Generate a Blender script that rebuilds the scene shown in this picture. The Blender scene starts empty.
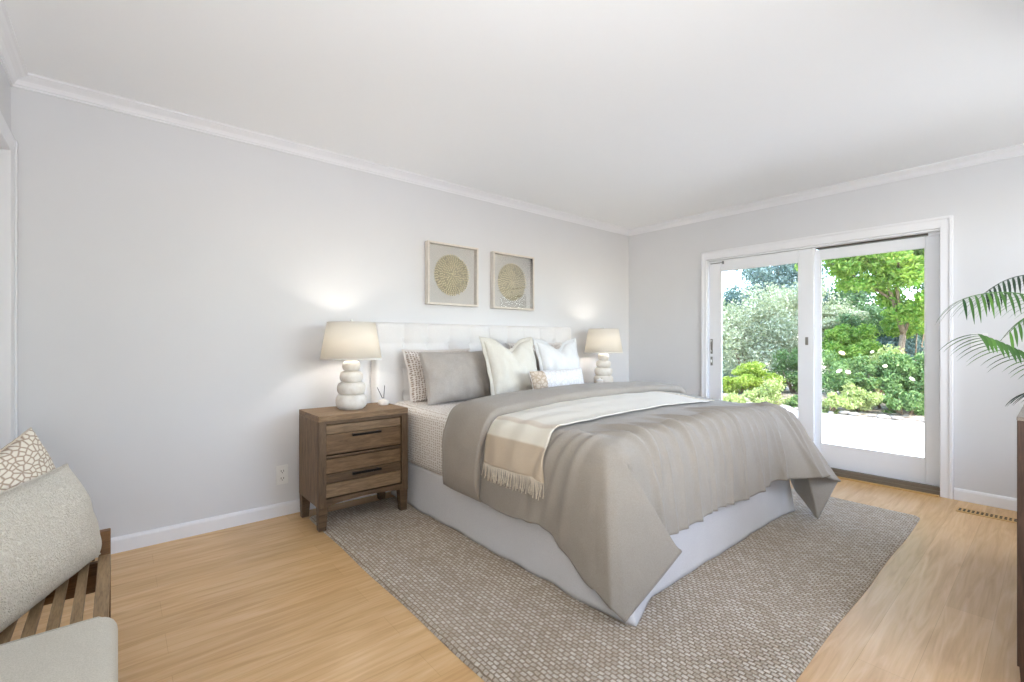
import bpy, bmesh, math, random
import numpy as np
from mathutils import Vector, Matrix, noise
PI = math.pi
S = bpy.context.scene
COL = S.collection

# ------------------------------------------------------------------ camera
FPX = 465.0
TH = math.atan(548 / 465.0)
FWD = Vector((math.cos(TH), math.sin(TH), 0)); RGT = Vector((math.sin(TH), -math.cos(TH), 0))
CAM = Vector((-4.646, -3.325, 1.15))
cd = bpy.data.cameras.new('camera'); cam = bpy.data.objects.new('camera', cd); COL.objects.link(cam)
cam.location = CAM; cam.rotation_euler = (PI / 2, 0, TH - PI / 2)
cd.sensor_width = 36; cd.lens = FPX / 1024 * 36; cd.clip_start = .02; cd.clip_end = 300
S.camera = cam

def at(px, py, d):
    """world point seen at pixel (px, py) at depth d metres"""
    return CAM + (FWD + RGT * ((px - 512) / FPX) + Vector((0, 0, (341 - py) / FPX))) * d

# ------------------------------------------------------------------ view, sky, sun, big lights
S.view_settings.view_transform = 'Standard'; S.view_settings.look = 'None'
S.view_settings.exposure = 0.03; S.view_settings.gamma = 1.0; S.view_settings.use_curve_mapping = False
w = bpy.data.worlds.new('sky'); S.world = w; w.use_nodes = True
nt = w.node_tree; bg = nt.nodes['Background']
sk = nt.nodes.new('ShaderNodeTexSky'); sk.sky_type = 'NISHITA'; sk.sun_disc = False
sk.sun_elevation = math.radians(55); sk.sun_rotation = math.radians(200); sk.air_density = 1.0; sk.dust_density = 1.2
nt.links.new(sk.outputs[0], bg.inputs[0]); bg.inputs[1].default_value = 1.35

def light(name, kind, loc, energy, color=(1, 1, 1), size=None, sizey=None, direction=None, radius=None):
    l = bpy.data.lights.new(name, kind); l.energy = energy; l.color = color
    if size and kind == 'AREA':
        l.shape = 'RECTANGLE'; l.size = size; l.size_y = sizey or size
    if radius is not None: l.shadow_soft_size = radius
    o = bpy.data.objects.new(name, l); COL.objects.link(o); o.location = loc
    if direction: o.rotation_euler = Vector(direction).to_track_quat('-Z', 'Y').to_euler()
    return o
sun = light('sun', 'SUN', (0, 0, 10), 4.8, (1, .95, .86), direction=(.35, .62, -.95)); sun.data.angle = math.radians(.6)
# added fill lights: one by the front wall, one aimed up at the ceiling
light('room_fill', 'AREA', (-1.3, -3.86, 1.78), 15, (.95, .975, 1.0), 1.7, .85, (.45, 1, -.55))
light('ceiling_fill', 'AREA', (-4.72, -3.58, .95), 52, (.96, .978, 1.0), .5, .5, (.42, .30, 1))

# ------------------------------------------------------------------ materials
MATS = {}
def srgb(r, g, b):
    return tuple(((c / 255) / 12.92 if c / 255 <= .04045 else ((c / 255 + .055) / 1.055) ** 2.4) for c in (r, g, b)) + (1,)
class N:
    def __init__(s, name):
        s.m = bpy.data.materials.new(name); s.m.use_nodes = True; s.t = s.m.node_tree
        s.b = s.t.nodes['Principled BSDF']; s.o = s.t.nodes['Material Output']; MATS[name] = s.m
    def n(s, typ, **kw):
        x = s.t.nodes.new('ShaderNode' + typ)
        for k, v in kw.items():
            if k.startswith('i_'):
                key = k[2:].replace('_', ' '); x.inputs[int(key) if key.isdigit() else key].default_value = v
            else: setattr(x, k, v)
        return x
    def l(s, a, b): s.t.links.new(a, b)
    def coords(s, scale=(1, 1, 1), rot=(0, 0, 0), kind='Object'):
        tc = s.n('TexCoord'); mp = s.n('Mapping'); s.l(tc.outputs[kind], mp.inputs[0])
        mp.inputs['Scale'].default_value = scale; mp.inputs['Rotation'].default_value = rot
        return mp.outputs[0]
    def ramp(s, fac, stops):
        r = s.n('ValToRGB'); s.l(fac, r.inputs[0]); e = r.color_ramp.elements
        while len(e) < len(stops): e.new(.5)
        for i, (p, c) in enumerate(stops): e[i].position = p; e[i].color = c
        return r.outputs[0]
    def mix(s, fac, a, b, typ='MIX'):
        x = s.n('Mix', data_type='RGBA', blend_type=typ)
        for sock, v in ((x.inputs[0], fac), (x.inputs[6], a), (x.inputs[7], b)):
            if hasattr(v, 'node'): s.l(v, sock)
            else: sock.default_value = v
        return x.outputs[2]
    def bump(s, h, strength=.3, dist=.01, prev=None):
        x = s.n('Bump'); s.l(h, x.inputs['Height']); x.inputs['Strength'].default_value = strength; x.inputs['Distance'].default_value = dist
        if prev: s.l(prev, x.inputs['Normal'])
        s.l(x.outputs[0], s.b.inputs['Normal']); return x.outputs[0]
    def set(s, **kw):
        for k, v in kw.items():
            sock = s.b.inputs[k.replace('_', ' ')]
            if hasattr(v, 'node'): s.l(v, sock)
            else: sock.default_value = v
        return s

def flat(name, col, rough=.6, noise_amt=.0, nscale=30, bump=0, metallic=0, **kw):
    m = N(name); m.set(Roughness=rough, Metallic=metallic)
    no = m.n('TexNoise'); no.inputs['Scale'].default_value = nscale; no.inputs['Detail'].default_value = 4
    m.l(m.coords(), no.inputs['Vector'])
    d = tuple(c * (1 - noise_amt) for c in col[:3]) + (1,)
    m.set(Base_Color=m.ramp(no.outputs[0], [(.3, d), (.7, col)]))
    if bump: m.bump(no.outputs[0], bump, .004)
    for k, v in kw.items(): m.set(**{k: v})
    return m.m

def fabric(name, col, col2=None, weave=700, bump=.25, rough=.9, blotch=.06):
    m = N(name); c = m.coords()
    n1 = m.n('TexNoise'); n1.inputs['Scale'].default_value = weave; n1.inputs['Detail'].default_value = 2; m.l(c, n1.inputs['Vector'])
    n2 = m.n('TexNoise'); n2.inputs['Scale'].default_value = 9; n2.inputs['Detail'].default_value = 3; m.l(c, n2.inputs['Vector'])
    col2 = col2 or tuple(x * .82 for x in col[:3]) + (1,)
    a = m.ramp(n1.outputs[0], [(.35, col2), (.65, col)])
    b = m.ramp(n2.outputs[0], [(.3, (1 - blotch,) * 3 + (1,)), (.7, (1, 1, 1, 1))])
    m.set(Base_Color=m.mix(1.0, a, b, 'MULTIPLY'), Roughness=rough, Sheen_Weight=.15)
    m.bump(n1.outputs[0], bump, .002)
    return m.m

def wood(name, dark, light_, scale=(1, 12, 12), grain=7, rough=.55, spec=.3, bump=.15):
    m = N(name); c = m.coords(scale)
    n1 = m.n('TexNoise'); n1.inputs['Scale'].default_value = grain; n1.inputs['Detail'].default_value = 8; n1.inputs['Distortion'].default_value = .8
    m.l(c, n1.inputs['Vector'])
    n2 = m.n('TexNoise'); n2.inputs['Scale'].default_value = grain * 5; n2.inputs['Detail'].default_value = 4; m.l(c, n2.inputs['Vector'])
    a = m.ramp(n1.outputs[0], [(.3, dark), (.7, light_)])
    b = m.ramp(n2.outputs[0], [(.3, (.72, .72, .72, 1)), (.6, (1, 1, 1, 1))])
    m.set(Base_Color=m.mix(1.0, a, b, 'MULTIPLY'), Roughness=rough, Specular_IOR_Level=spec)
    m.bump(n1.outputs[0], bump, .003)
    return m.m

# painted surfaces
flat('wall_paint', srgb(223, 223, 224), .75, .015, 3)
flat('ceiling_paint', srgb(249, 250, 251), .85, .01, 3)
flat('white_trim', srgb(240, 240, 242), .4, .01, 5)
flat('door_white', srgb(240, 241, 243), .35, .01, 5)
flat('sill_dark', srgb(96, 88, 78), .5, .15, 20)
flat('sill_bronze', srgb(120, 108, 92), .45, .1, 20)
flat('oak_strip', srgb(205, 165, 105), .5, .1, 20)
flat('black_metal', srgb(28, 24, 22), .4, .1, 30, metallic=.6)
flat('steel', srgb(150, 148, 142), .35, .1, 30, metallic=.8)
flat('plastic_white', srgb(236, 236, 234), .35)
flat('slot_dark', srgb(40, 32, 26), .7)
# floor planks
m = N('oak_planks')
c = m.coords((1, 1, 1))
br = m.n('TexBrick'); m.l(c, br.inputs['Vector'])
br.offset = .37; br.inputs['Scale'].default_value = 1; br.inputs['Brick Width'].default_value = 1.9; br.inputs['Row Height'].default_value = .15
br.inputs['Mortar Size'].default_value = .0009; br.inputs['Mortar Smooth'].default_value = .2
br.inputs['Color1'].default_value = (0, 0, 0, 1); br.inputs['Color2'].default_value = (1, 1, 1, 1); br.inputs['Mortar'].default_value = (.5, .5, .5, 1)
g1 = m.n('TexNoise'); m.l(m.coords((.8, 9, 1)), g1.inputs['Vector']); g1.inputs['Scale'].default_value = 3.2; g1.inputs['Detail'].default_value = 8; g1.inputs['Distortion'].default_value = 1.2
g2 = m.n('TexNoise'); m.l(m.coords((1, 30, 1)), g2.inputs['Vector']); g2.inputs['Scale'].default_value = 5; g2.inputs['Detail'].default_value = 6
base = m.ramp(g1.outputs[0], [(.28, srgb(208, 164, 110)), (.5, srgb(223, 182, 128)), (.72, srgb(232, 196, 146))])
tone = m.ramp(br.outputs['Color'], [(0, (.90, .88, .85, 1)), (1, (1, 1, 1, 1))])
fine = m.ramp(g2.outputs[0], [(.35, (.95, .94, .93, 1)), (.6, (1, 1, 1, 1))])
gap = m.ramp(br.outputs['Fac'], [(0, (1, 1, 1, 1)), (1, (.82, .76, .68, 1))])
m.set(Base_Color=m.mix(1, m.mix(1, m.mix(1, base, tone, 'MULTIPLY'), fine, 'MULTIPLY'), gap, 'MULTIPLY'), Roughness=.42, Specular_IOR_Level=.5, Coat_Weight=.35, Coat_Roughness=.25)
m.bump(br.outputs['Fac'], -.12, .002)
# rug
m = N('rug_weave')
c0 = m.coords((1, 1, 1))
wob = m.n('TexNoise'); wob.inputs['Scale'].default_value = 22; m.l(c0, wob.inputs['Vector'])
cv = m.n('VectorMath', operation='MULTIPLY_ADD'); m.l(wob.outputs[1], cv.inputs[0]); cv.inputs[1].default_value = (.014, .014, 0); m.l(c0, cv.inputs[2])
br = m.n('TexBrick'); m.l(cv.outputs[0], br.inputs['Vector']); br.offset = .5; br.inputs['Scale'].default_value = 1
mpx = m.n('Mapping'); m.l(cv.outputs[0], mpx.inputs[0]); mpx.inputs['Rotation'].default_value = (0, 0, PI / 2); m.l(mpx.outputs[0], br.inputs['Vector'])
br.inputs['Brick Width'].default_value = .026; br.inputs['Row Height'].default_value = .0185; br.inputs['Mortar Size'].default_value = .0042; br.inputs['Mortar Smooth'].default_value = 1
br.inputs['Color1'].default_value = (0, 0, 0, 1); br.inputs['Color2'].default_value = (1, 1, 1, 1); br.inputs['Mortar'].default_value = (.3, .3, .3, 1)
n2 = m.n('TexNoise'); n2.inputs['Scale'].default_value = 160; m.l(c0, n2.inputs['Vector'])
n3 = m.n('TexNoise'); n3.inputs['Scale'].default_value = 4; n3.inputs['Detail'].default_value = 6; m.l(c0, n3.inputs['Vector'])
a = m.ramp(br.outputs['Color'], [(0, srgb(202, 188, 168)), (.5, srgb(218, 206, 189)), (1, srgb(234, 226, 213))])
a = m.mix(1, a, m.ramp(n2.outputs[0], [(.3, (.75, .74, .73, 1)), (.65, (1, 1, 1, 1))]), 'MULTIPLY')
a = m.mix(1, a, m.ramp(n3.outputs[0], [(.3, (.9, .88, .86, 1)), (.65, (1, 1, 1, 1))]), 'MULTIPLY')
a = m.mix(1, a, m.ramp(br.outputs['Fac'], [(0, (1, 1, 1, 1)), (1, (.60, .53, .46, 1))]), 'MULTIPLY')
m.set(Base_Color=a, Roughness=.95)
inv = m.n('Math', operation='SUBTRACT'); inv.inputs[0].default_value = 1; m.l(br.outputs['Fac'], inv.inputs[1])
m.bump(inv.outputs[0], .9, .006)
# fabrics
fabric('duvet_linen', srgb(166, 158, 147), srgb(150, 142, 131), 420, .3)
fabric('duvet_reverse', srgb(168, 159, 147), srgb(152, 143, 131), 420, .3)
fabric('skirt_cotton', srgb(226, 225, 226), None, 600, .1, blotch=.02)
fabric('headboard_fabric', srgb(238, 236, 234), srgb(228, 225, 222), 500, .2, blotch=.02)
fabric('grey_velvet', srgb(188, 180, 171), srgb(170, 161, 151), 300, .2, blotch=.15)
fabric('cream_linen', srgb(232, 228, 216), srgb(214, 208, 194), 380, .3)
fabric('white_linen', srgb(238, 238, 236), srgb(222, 222, 220), 380, .25)
fabric('cushion_cream', srgb(212, 207, 195), srgb(196, 191, 178), 420, .25)
fabric('throw_fringe', srgb(226, 214, 194), None, 300, .2)
fabric('shade_lining', srgb(240, 236, 228), None, 500, .1)
# throw: cream field with tan bands across the length
m = N('throw_wool'); c = m.coords()
sx = m.n('SeparateXYZ'); m.l(c, sx.inputs[0])
uv = m.n('UVMap'); sx2 = m.n('SeparateXYZ'); m.l(uv.outputs[0], sx2.inputs[0])
band = m.ramp(sx2.outputs[0], [(0, srgb(205, 188, 164)), (.082, srgb(205, 188, 164)), (.088, srgb(234, 228, 212)), (.150, srgb(234, 228, 212)), (.156, srgb(214, 200, 180)), (.185, srgb(218, 205, 186)), (.192, srgb(228, 221, 206)), (1, srgb(230, 223, 210))])
n1 = m.n('TexNoise'); n1.inputs['Scale'].default_value = 500; m.l(c, n1.inputs['Vector'])
m.set(Base_Color=m.mix(1, band, m.ramp(n1.outputs[0], [(.3, (.86, .86, .86, 1)), (.65, (1, 1, 1, 1))]), 'MULTIPLY'), Roughness=.95, Sheen_Weight=.2)
m.bump(n1.outputs[0], .3, .002)
# patterned sheet: small taupe leaf marks in columns
def printed(name, ground, ink, sx_, sz_, lo=.30, hi=.36):
    m = N(name); uv = m.n('UVMap'); mp = m.n('Mapping'); m.l(uv.outputs[0], mp.inputs[0]); mp.inputs['Scale'].default_value = (sx_, sz_, 1)
    # chevron shear so the marks lean alternately
    v = m.n('TexVoronoi'); v.voronoi_dimensions = '2D'; m.l(mp.outputs[0], v.inputs['Vector']); v.inputs['Scale'].default_value = 1; v.inputs['Randomness'].default_value = .35
    n1 = m.n('TexNoise'); n1.inputs['Scale'].default_value = 500; m.l(m.coords(), n1.inputs['Vector'])
    a = m.ramp(v.outputs['Distance'], [(lo, ink), (hi, ground)])
    m.set(Base_Color=a, Roughness=.9); m.bump(n1.outputs[0], .15, .002)
printed('printed_sheet', srgb(236, 232, 226), srgb(188, 174, 160), 42, 62, .24, .34)
printed('printed_sham', srgb(226, 219, 212), srgb(160, 142, 128), 46, 62)
m = N('printed_coral'); uv = m.n('UVMap'); mp = m.n('Mapping'); m.l(uv.outputs[0], mp.inputs[0]); mp.inputs['Scale'].default_value = (40, 66, 1)
v = m.n('TexVoronoi', feature='DISTANCE_TO_EDGE'); v.voronoi_dimensions = '2D'; v.inputs['Scale'].default_value = 1; m.l(mp.outputs[0], v.inputs['Vector'])
m.set(Base_Color=m.ramp(v.outputs['Distance'], [(.05, srgb(176, 156, 136)), (.2, srgb(236, 229, 216))]), Roughness=.9)
m = N('boucle'); c = m.coords()
n1 = m.n('TexNoise'); n1.inputs['Scale'].default_value = 120; n1.inputs['Detail'].default_value = 4; n1.inputs['Distortion'].default_value = 1.5; m.l(c, n1.inputs['Vector'])
m.set(Base_Color=m.ramp(n1.outputs[0], [(.3, srgb(222, 214, 196)), (.65, srgb(246, 240, 226))]), Roughness=1, Sheen_Weight=.4)
m.bump(n1.outputs[0], 1.0, .012)
m = N('printed_lumbar'); c = m.coords()
v = m.n('TexVoronoi', feature='DISTANCE_TO_EDGE'); v.inputs['Scale'].default_value = 34; m.l(c, v.inputs['Vector'])
m.set(Base_Color=m.ramp(v.outputs['Distance'], [(.05, srgb(222, 217, 212)), (.16, srgb(236, 235, 234))]), Roughness=.9)
m = N('printed_lumbar_side'); c = m.coords()
v = m.n('TexVoronoi', feature='DISTANCE_TO_EDGE'); v.inputs['Scale'].default_value = 34; m.l(c, v.inputs['Vector'])
m.set(Base_Color=m.ramp(v.outputs['Distance'], [(.05, srgb(188, 168, 146)), (.16, srgb(214, 200, 182))]), Roughness=.9)
# woods
wood('rustic_oak', srgb(96, 74, 52), srgb(140, 112, 82), (1, 9, 9), 6)
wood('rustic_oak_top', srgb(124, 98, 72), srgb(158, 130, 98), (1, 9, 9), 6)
wood('rustic_side', srgb(112, 88, 66), srgb(148, 122, 94), (9, 9, 1), 6)
wood('rustic_dark', srgb(80, 62, 46), srgb(116, 94, 70), (1, 10, 10), 6)
wood('rustic_light', srgb(118, 95, 70), srgb(154, 128, 98), (1, 10, 10), 5)
wood('rustic_stile', srgb(84, 66, 50), srgb(122, 100, 76), (10, 10, 1), 6)
wood('bench_oak', srgb(140, 114, 84), srgb(172, 146, 112), (10, 1, 10), 6)
wood('bench_dark', srgb(104, 74, 48), srgb(136, 102, 70), (1, 10, 10), 6)
wood('dresser_wood', srgb(60, 44, 36), srgb(88, 66, 52), (10, 10, 1), 6, .5)
wood('dresser_top', srgb(128, 116, 104), srgb(150, 138, 126), (1, 10, 10), 6, .45)
# ceramics and lamp
m = N('ceramic_white'); c = m.coords()
n1 = m.n('TexNoise'); n1.inputs['Scale'].default_value = 25; n1.inputs['Detail'].default_value = 5; m.l(c, n1.inputs['Vector'])
wv = m.n('TexWave', bands_direction='Z'); wv.inputs['Scale'].default_value = 45; wv.inputs['Distortion'].default_value = 1.5; m.l(c, wv.inputs['Vector'])
m.set(Base_Color=m.ramp(n1.outputs[0], [(.3, srgb(222, 214, 202)), (.6, srgb(236, 231, 222))]), Roughness=.6); m.bump(wv.outputs[0], .15, .003)
m = N('lamp_shade_fabric'); c = m.coords()
n1 = m.n('TexNoise'); n1.inputs['Scale'].default_value = 400; m.l(c, n1.inputs['Vector'])
tr = m.n('BsdfTranslucent'); tr.inputs[0].default_value = srgb(250, 247, 240); mx = m.n('MixShader'); mx.inputs[0].default_value = .55
m.set(Base_Color=srgb(244, 240, 232), Roughness=.9); m.bump(n1.outputs[0], .15, .002)
m.l(m.b.outputs[0], mx.inputs[1]); m.l(tr.outputs[0], mx.inputs[2]); m.l(mx.outputs[0], m.o.inputs[0])
m = N('bulb_glow'); m.set(Emission_Color=(1, .8, .55, 1), Emission_Strength=6.0)
# glass
m = N('clear_glass'); gl = m.n('BsdfGlossy'); gl.inputs['Roughness'].default_value = .02; tp = m.n('BsdfTransparent'); tp.inputs[0].default_value = (.985, .985, .985, 1)
fr = m.n('Fresnel'); fr.inputs[0].default_value = 1.45; mx = m.n('MixShader'); m.l(fr.outputs[0], mx.inputs[0]); m.l(tp.outputs[0], mx.inputs[1]); m.l(gl.outputs[0], mx.inputs[2]); m.l(mx.outputs[0], m.o.inputs[0])
# art
flat('frame_wood', srgb(228, 220, 208), .5, .1, 40)
flat('art_backing', srgb(222, 219, 214), .9, .05, 200)
flat('art_gold', srgb(250, 240, 208), .5, .12, 60)
# outdoors
flat('art_shadow', srgb(206, 196, 168), .9, .1, 60)
flat('patio_concrete', srgb(238, 233, 225), .9, .06, 8)
m = N('garden_soil'); c = m.coords(); n1 = m.n('TexNoise'); n1.inputs['Scale'].default_value = 14; n1.inputs['Detail'].default_value = 10; m.l(c, n1.inputs['Vector'])
m.set(Base_Color=m.ramp(n1.outputs[0], [(.35, srgb(112, 98, 80)), (.55, srgb(170, 158, 138)), (.7, srgb(205, 198, 182))]), Roughness=1); m.bump(n1.outputs[0], .8, .05)
flat('rock', srgb(176, 168, 156), .9, .3, 12, .5)
wood('bark', srgb(96, 80, 62), srgb(160, 142, 116), (8, 8, 1), 5, .95)
wood('fence_wood', srgb(130, 96, 66), srgb(176, 140, 104), (8, 8, 1), 5, .9)
flat('petal_peach', srgb(250, 214, 160), .7, .1, 20); flat('petal_cream', srgb(252, 240, 205), .7, .1, 20)
def leafm(name, a, b, trans=.35):
    m = N(name); g = m.n('NewGeometry'); k_ = 1 if 'palm' in name else .74; a = tuple(x * k_ for x in a[:3]) + (1,); b = tuple(x * k_ for x in b[:3]) + (1,)
    col = m.ramp(g.outputs['Random Per Island'], [(0, a), (1, b)])
    m.set(Base_Color=col, Roughness=.5, Specular_IOR_Level=.35)
    t = m.n('BsdfTranslucent'); m.l(m.mix(1, col, (1.0, 1.0, .6, 1), 'MULTIPLY'), t.inputs[0]); mx = m.n('MixShader'); mx.inputs[0].default_value = trans
    m.l(m.b.outputs[0], mx.inputs[1]); m.l(t.outputs[0], mx.inputs[2]); m.l(mx.outputs[0], m.o.inputs[0])
leafm('leaf_olive', srgb(160, 176, 140), srgb(226, 232, 206))
leafm('leaf_bluegreen', srgb(92, 124, 124), srgb(156, 182, 178))
leafm('leaf_lime', srgb(150, 186, 62), srgb(216, 232, 120), .45)
leafm('leaf_pale', srgb(180, 202, 118), srgb(228, 236, 170), .4)
leafm('leaf_maple', srgb(112, 168, 60), srgb(206, 232, 120), .5)
leafm('leaf_rose', srgb(86, 132, 72), srgb(176, 206, 132))
leafm('leaf_dark', srgb(72, 112, 72), srgb(140, 174, 118))
leafm('palm_green', srgb(36, 74, 34), srgb(92, 136, 56), .2)
leafm('palm_dark', srgb(20, 36, 28), srgb(44, 66, 44), .15)

# ------------------------------------------------------------------ mesh helpers
def tag(o, label=None, cat=None, group=None, kind=None):
    for k, v in (('label', label), ('category', cat), ('group', group), ('kind', kind)):
        if v: o[k] = v
    return o
def empty(name, loc=(0, 0, 0), rz=0, **kw):
    o = bpy.data.objects.new(name, None); COL.objects.link(o); o.location = loc; o.rotation_euler = (0, 0, rz); o.empty_display_size = .1
    return tag(o, **kw)
def link(name, me, mat, parent=None, smooth=True, **kw):
    if smooth and len(me.polygons): me.polygons.foreach_set('use_smooth', [True] * len(me.polygons))
    o = bpy.data.objects.new(name, me); COL.objects.link(o)
    for x in (mat if isinstance(mat, (list, tuple)) else [mat]): me.materials.append(MATS[x])
    if parent: o.parent = parent
    return tag(o, **kw)
def pyd(name, V, Fc, mat, parent=None, smooth=True, uv=None, **kw):
    me = bpy.data.meshes.new(name); me.from_pydata([tuple(v) for v in V], [], Fc)
    if uv is not None:
        ul = me.uv_layers.new(name='UVMap'); idx = np.zeros(len(me.loops), dtype=np.int32); me.loops.foreach_get('vertex_index', idx)
        ul.data.foreach_set('uv', np.asarray(uv, dtype=np.float32)[idx].ravel())
    me.update(); return link(name, me, mat, parent, smooth, **kw)
def box(bm, x0, x1, y0, y1, z0, z1, bev=0, seg=2):
    r = bmesh.ops.create_cube(bm, size=1, matrix=Matrix.Translation(((x0 + x1) / 2, (y0 + y1) / 2, (z0 + z1) / 2)) @ Matrix.Diagonal((abs(x1 - x0), abs(y1 - y0), abs(z1 - z0), 1)))
    if bev:
        es = list({e for v in r['verts'] for e in v.link_edges}); bmesh.ops.bevel(bm, geom=es, offset=bev, segments=seg, affect='EDGES', profile=.5)
def boxes(name, lst, mat, parent=None, bev=.002, seg=2, smooth=False, **kw):
    bm = bmesh.new()
    for b in lst: box(bm, *b, bev=bev, seg=seg)
    me = bpy.data.meshes.new(name); bm.to_mesh(me); bm.free()
    o = link(name, me, mat, parent, smooth, **kw)
    return o
def taper(name, x, y, z0, z1, w0, w1, mat, parent, dx=0, dy=0):
    """tapered leg: half widths w0 at the bottom, w1 at the top; top may lean by dx, dy"""
    V = [(x + sx * w0, y + sy * w0, z0) for sx, sy in ((-1, -1), (1, -1), (1, 1), (-1, 1))] + [(x + dx + sx * w1, y + dy + sy * w1, z1) for sx, sy in ((-1, -1), (1, -1), (1, 1), (-1, 1))]
    return pyd(name, V, [(3, 2, 1, 0), (4, 5, 6, 7), (0, 1, 5, 4), (1, 2, 6, 5), (2, 3, 7, 6), (3, 0, 4, 7)], mat, parent, False)
def lathe(name, prof, mat, parent=None, n=40, closed=False, **kw):
    V, Fc = [], []
    for r, z in prof:
        for i in range(n): a = 2 * PI * i / n; V.append((r * math.cos(a), r * math.sin(a), z))
    k = len(prof)
    for j in range(k - 1 + (1 if closed else 0)):
        j2 = (j + 1) % k
        for i in range(n): Fc.append((j * n + i, j * n + (i + 1) % n, j2 * n + (i + 1) % n, j2 * n + i))
    if not closed:
        if prof[0][0] > 1e-4: Fc.append(tuple(range(n - 1, -1, -1)))
        if prof[-1][0] > 1e-4: Fc.append(tuple((k - 1) * n + i for i in range(n)))
    return pyd(name, V, Fc, mat, parent, **kw)
def tube_geo(pts, rad, n=6):
    V, Fc = [], []; P = [Vector(p) for p in pts]
    for j, p in enumerate(P):
        d = (P[min(j + 1, len(P) - 1)] - P[max(j - 1, 0)]).normalized()
        a = d.cross(Vector((0, 0, 1)) if abs(d.z) < .95 else Vector((1, 0, 0))).normalized(); b = d.cross(a)
        r = rad[j] if isinstance(rad, (list, tuple)) else rad
        for i in range(n): t = 2 * PI * i / n; V.append(p + a * (r * math.cos(t)) + b * (r * math.sin(t)))
    for j in range(len(P) - 1):
        for i in range(n): Fc.append((j * n + i, j * n + (i + 1) % n, (j + 1) * n + (i + 1) % n, (j + 1) * n + i))
    Fc.append(tuple(range(n - 1, -1, -1))); Fc.append(tuple((len(P) - 1) * n + i for i in range(n)))
    return V, Fc
def tube(name, pts, rad, mat, parent=None, n=8, **kw):
    V, Fc = tube_geo(pts, rad, n); return pyd(name, V, Fc, mat, parent, **kw)
def join_geo(parts):
    V, Fc = [], []
    for v, f in parts:
        o = len(V); V += list(v); Fc += [tuple(i + o for i in q) for q in f]
    return V, Fc
def strip_profile(name, prof, p0, p1, axis, mat, **kw):
    """extrude a closed 2D profile (offset from wall, z) along x or y; sign of offset given by the profile"""
    V = []
    for s in (p0, p1):
        for q, z in prof: V.append((s, q, z) if axis == 'x' else (q, s, z))
    n = len(prof); Fc = [(i, (i + 1) % n, n + (i + 1) % n, n + i) for i in range(n)] + [tuple(range(n - 1, -1, -1)), tuple(range(n, 2 * n))]
    return pyd(name, V, Fc, mat, None, False, **kw)

# ------------------------------------------------------------------ room shell
XL_, YF_, H_ = -5.045, -3.95, 2.46
ST = dict(kind='structure')
boxes('floor', [(-6.0, .0, -4.15, .15, -.12, 0)], 'oak_planks', bev=0, **ST)
boxes('ceiling', [(-6.0, .2, -4.15, .2, H_, H_ + .2)], 'ceiling_paint', bev=0, **ST)
boxes('wall_back', [(-6.0, .2, 0, .2, -.12, H_)], 'wall_paint', bev=0, **ST)
DY0, DY1, DZ = -.96, -2.76, 1.985            # sliding door opening in the right wall
boxes('wall_right', [(0, .2, DY0, 0, -.12, H_), (0, .2, -4.15, DY1, -.12, H_), (0, .2, DY1, DY0, DZ, H_)], 'wall_paint', bev=0, **ST)
boxes('wall_left', [(XL_ - .12, XL_, -.14, 0, 0, H_), (XL_ - .12, XL_, -4.0, -2.9, 0, H_), (XL_ - .12, XL_, -2.9, -.14, 2.06, H_)], 'wall_paint', bev=0, **ST)
# alcove behind the left wall, with its window
boxes('wall_alcove', [(-6.0, -5.8, -4.15, 0, 0, H_)], 'wall_paint', bev=0, **ST)
# front wall (behind the camera) with a wide opening for the added window
boxes('wall_front', [(-6, 0, -4.15, YF_, 0, .45), (-6, 0, -4.15, YF_, 2.25, H_), (-6, -3.1, -4.15, YF_, .45, 2.25), (-.4, 0, -4.15, YF_, .45, 2.25)], 'wall_paint', bev=0, **ST)
def window(name, x0, x1, y0, y1, z0, z1):
    """framed window filling an opening; thin in whichever horizontal axis is short"""
    r = empty(name, ((x0 + x1) / 2, (y0 + y1) / 2, z0)); r['kind'] = 'structure'
    cx, cy = (x0 + x1) / 2, (y0 + y1) / 2
    X0, X1, Y0, Y1, h = x0 - cx, x1 - cx, y0 - cy, y1 - cy, z1 - z0
    t = .06
    if abs(X1 - X0) > abs(Y1 - Y0):
        fr = [(X0, X0 + t, Y0, Y1, 0, h), (X1 - t, X1, Y0, Y1, 0, h), (X0, X1, Y0, Y1, 0, t), (X0, X1, Y0, Y1, h - t, h), (-t / 2, t / 2, Y0, Y1, 0, h)]; pn = (X0, X1, -.003, .003, 0, h)
    else:
        fr = [(X0, X1, Y0, Y0 + t, 0, h), (X0, X1, Y1 - t, Y1, 0, h), (X0, X1, Y0, Y1, 0, t), (X0, X1, Y0, Y1, h - t, h), (X0, X1, -t / 2, t / 2, 0, h)]; pn = (-.003, .003, Y0, Y1, 0, h)
    boxes('window_frame', fr, 'white_trim', r, bev=.003); boxes('pane', [pn], 'clear_glass', r, bev=0)
window('added_window_1', -3.1, -.4, -4.09, -4.03, .45, 2.25)  # unseen window, added to go with the fill light
# baseboards
bb = lambda s: [(0, 0), (s * .016, 0), (s * .016, .068), (s * .012, .078), (s * .004, .084), (0, .084)]
strip_profile('baseboard_back', bb(-1), XL_, 0, 'x', 'white_trim', **ST)
strip_profile('baseboard_right', bb(-1), -2.826, YF_, 'y', 'white_trim', **ST)
strip_profile('baseboard_right', bb(-1), 0, -.90, 'y', 'white_trim', **ST)
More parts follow.
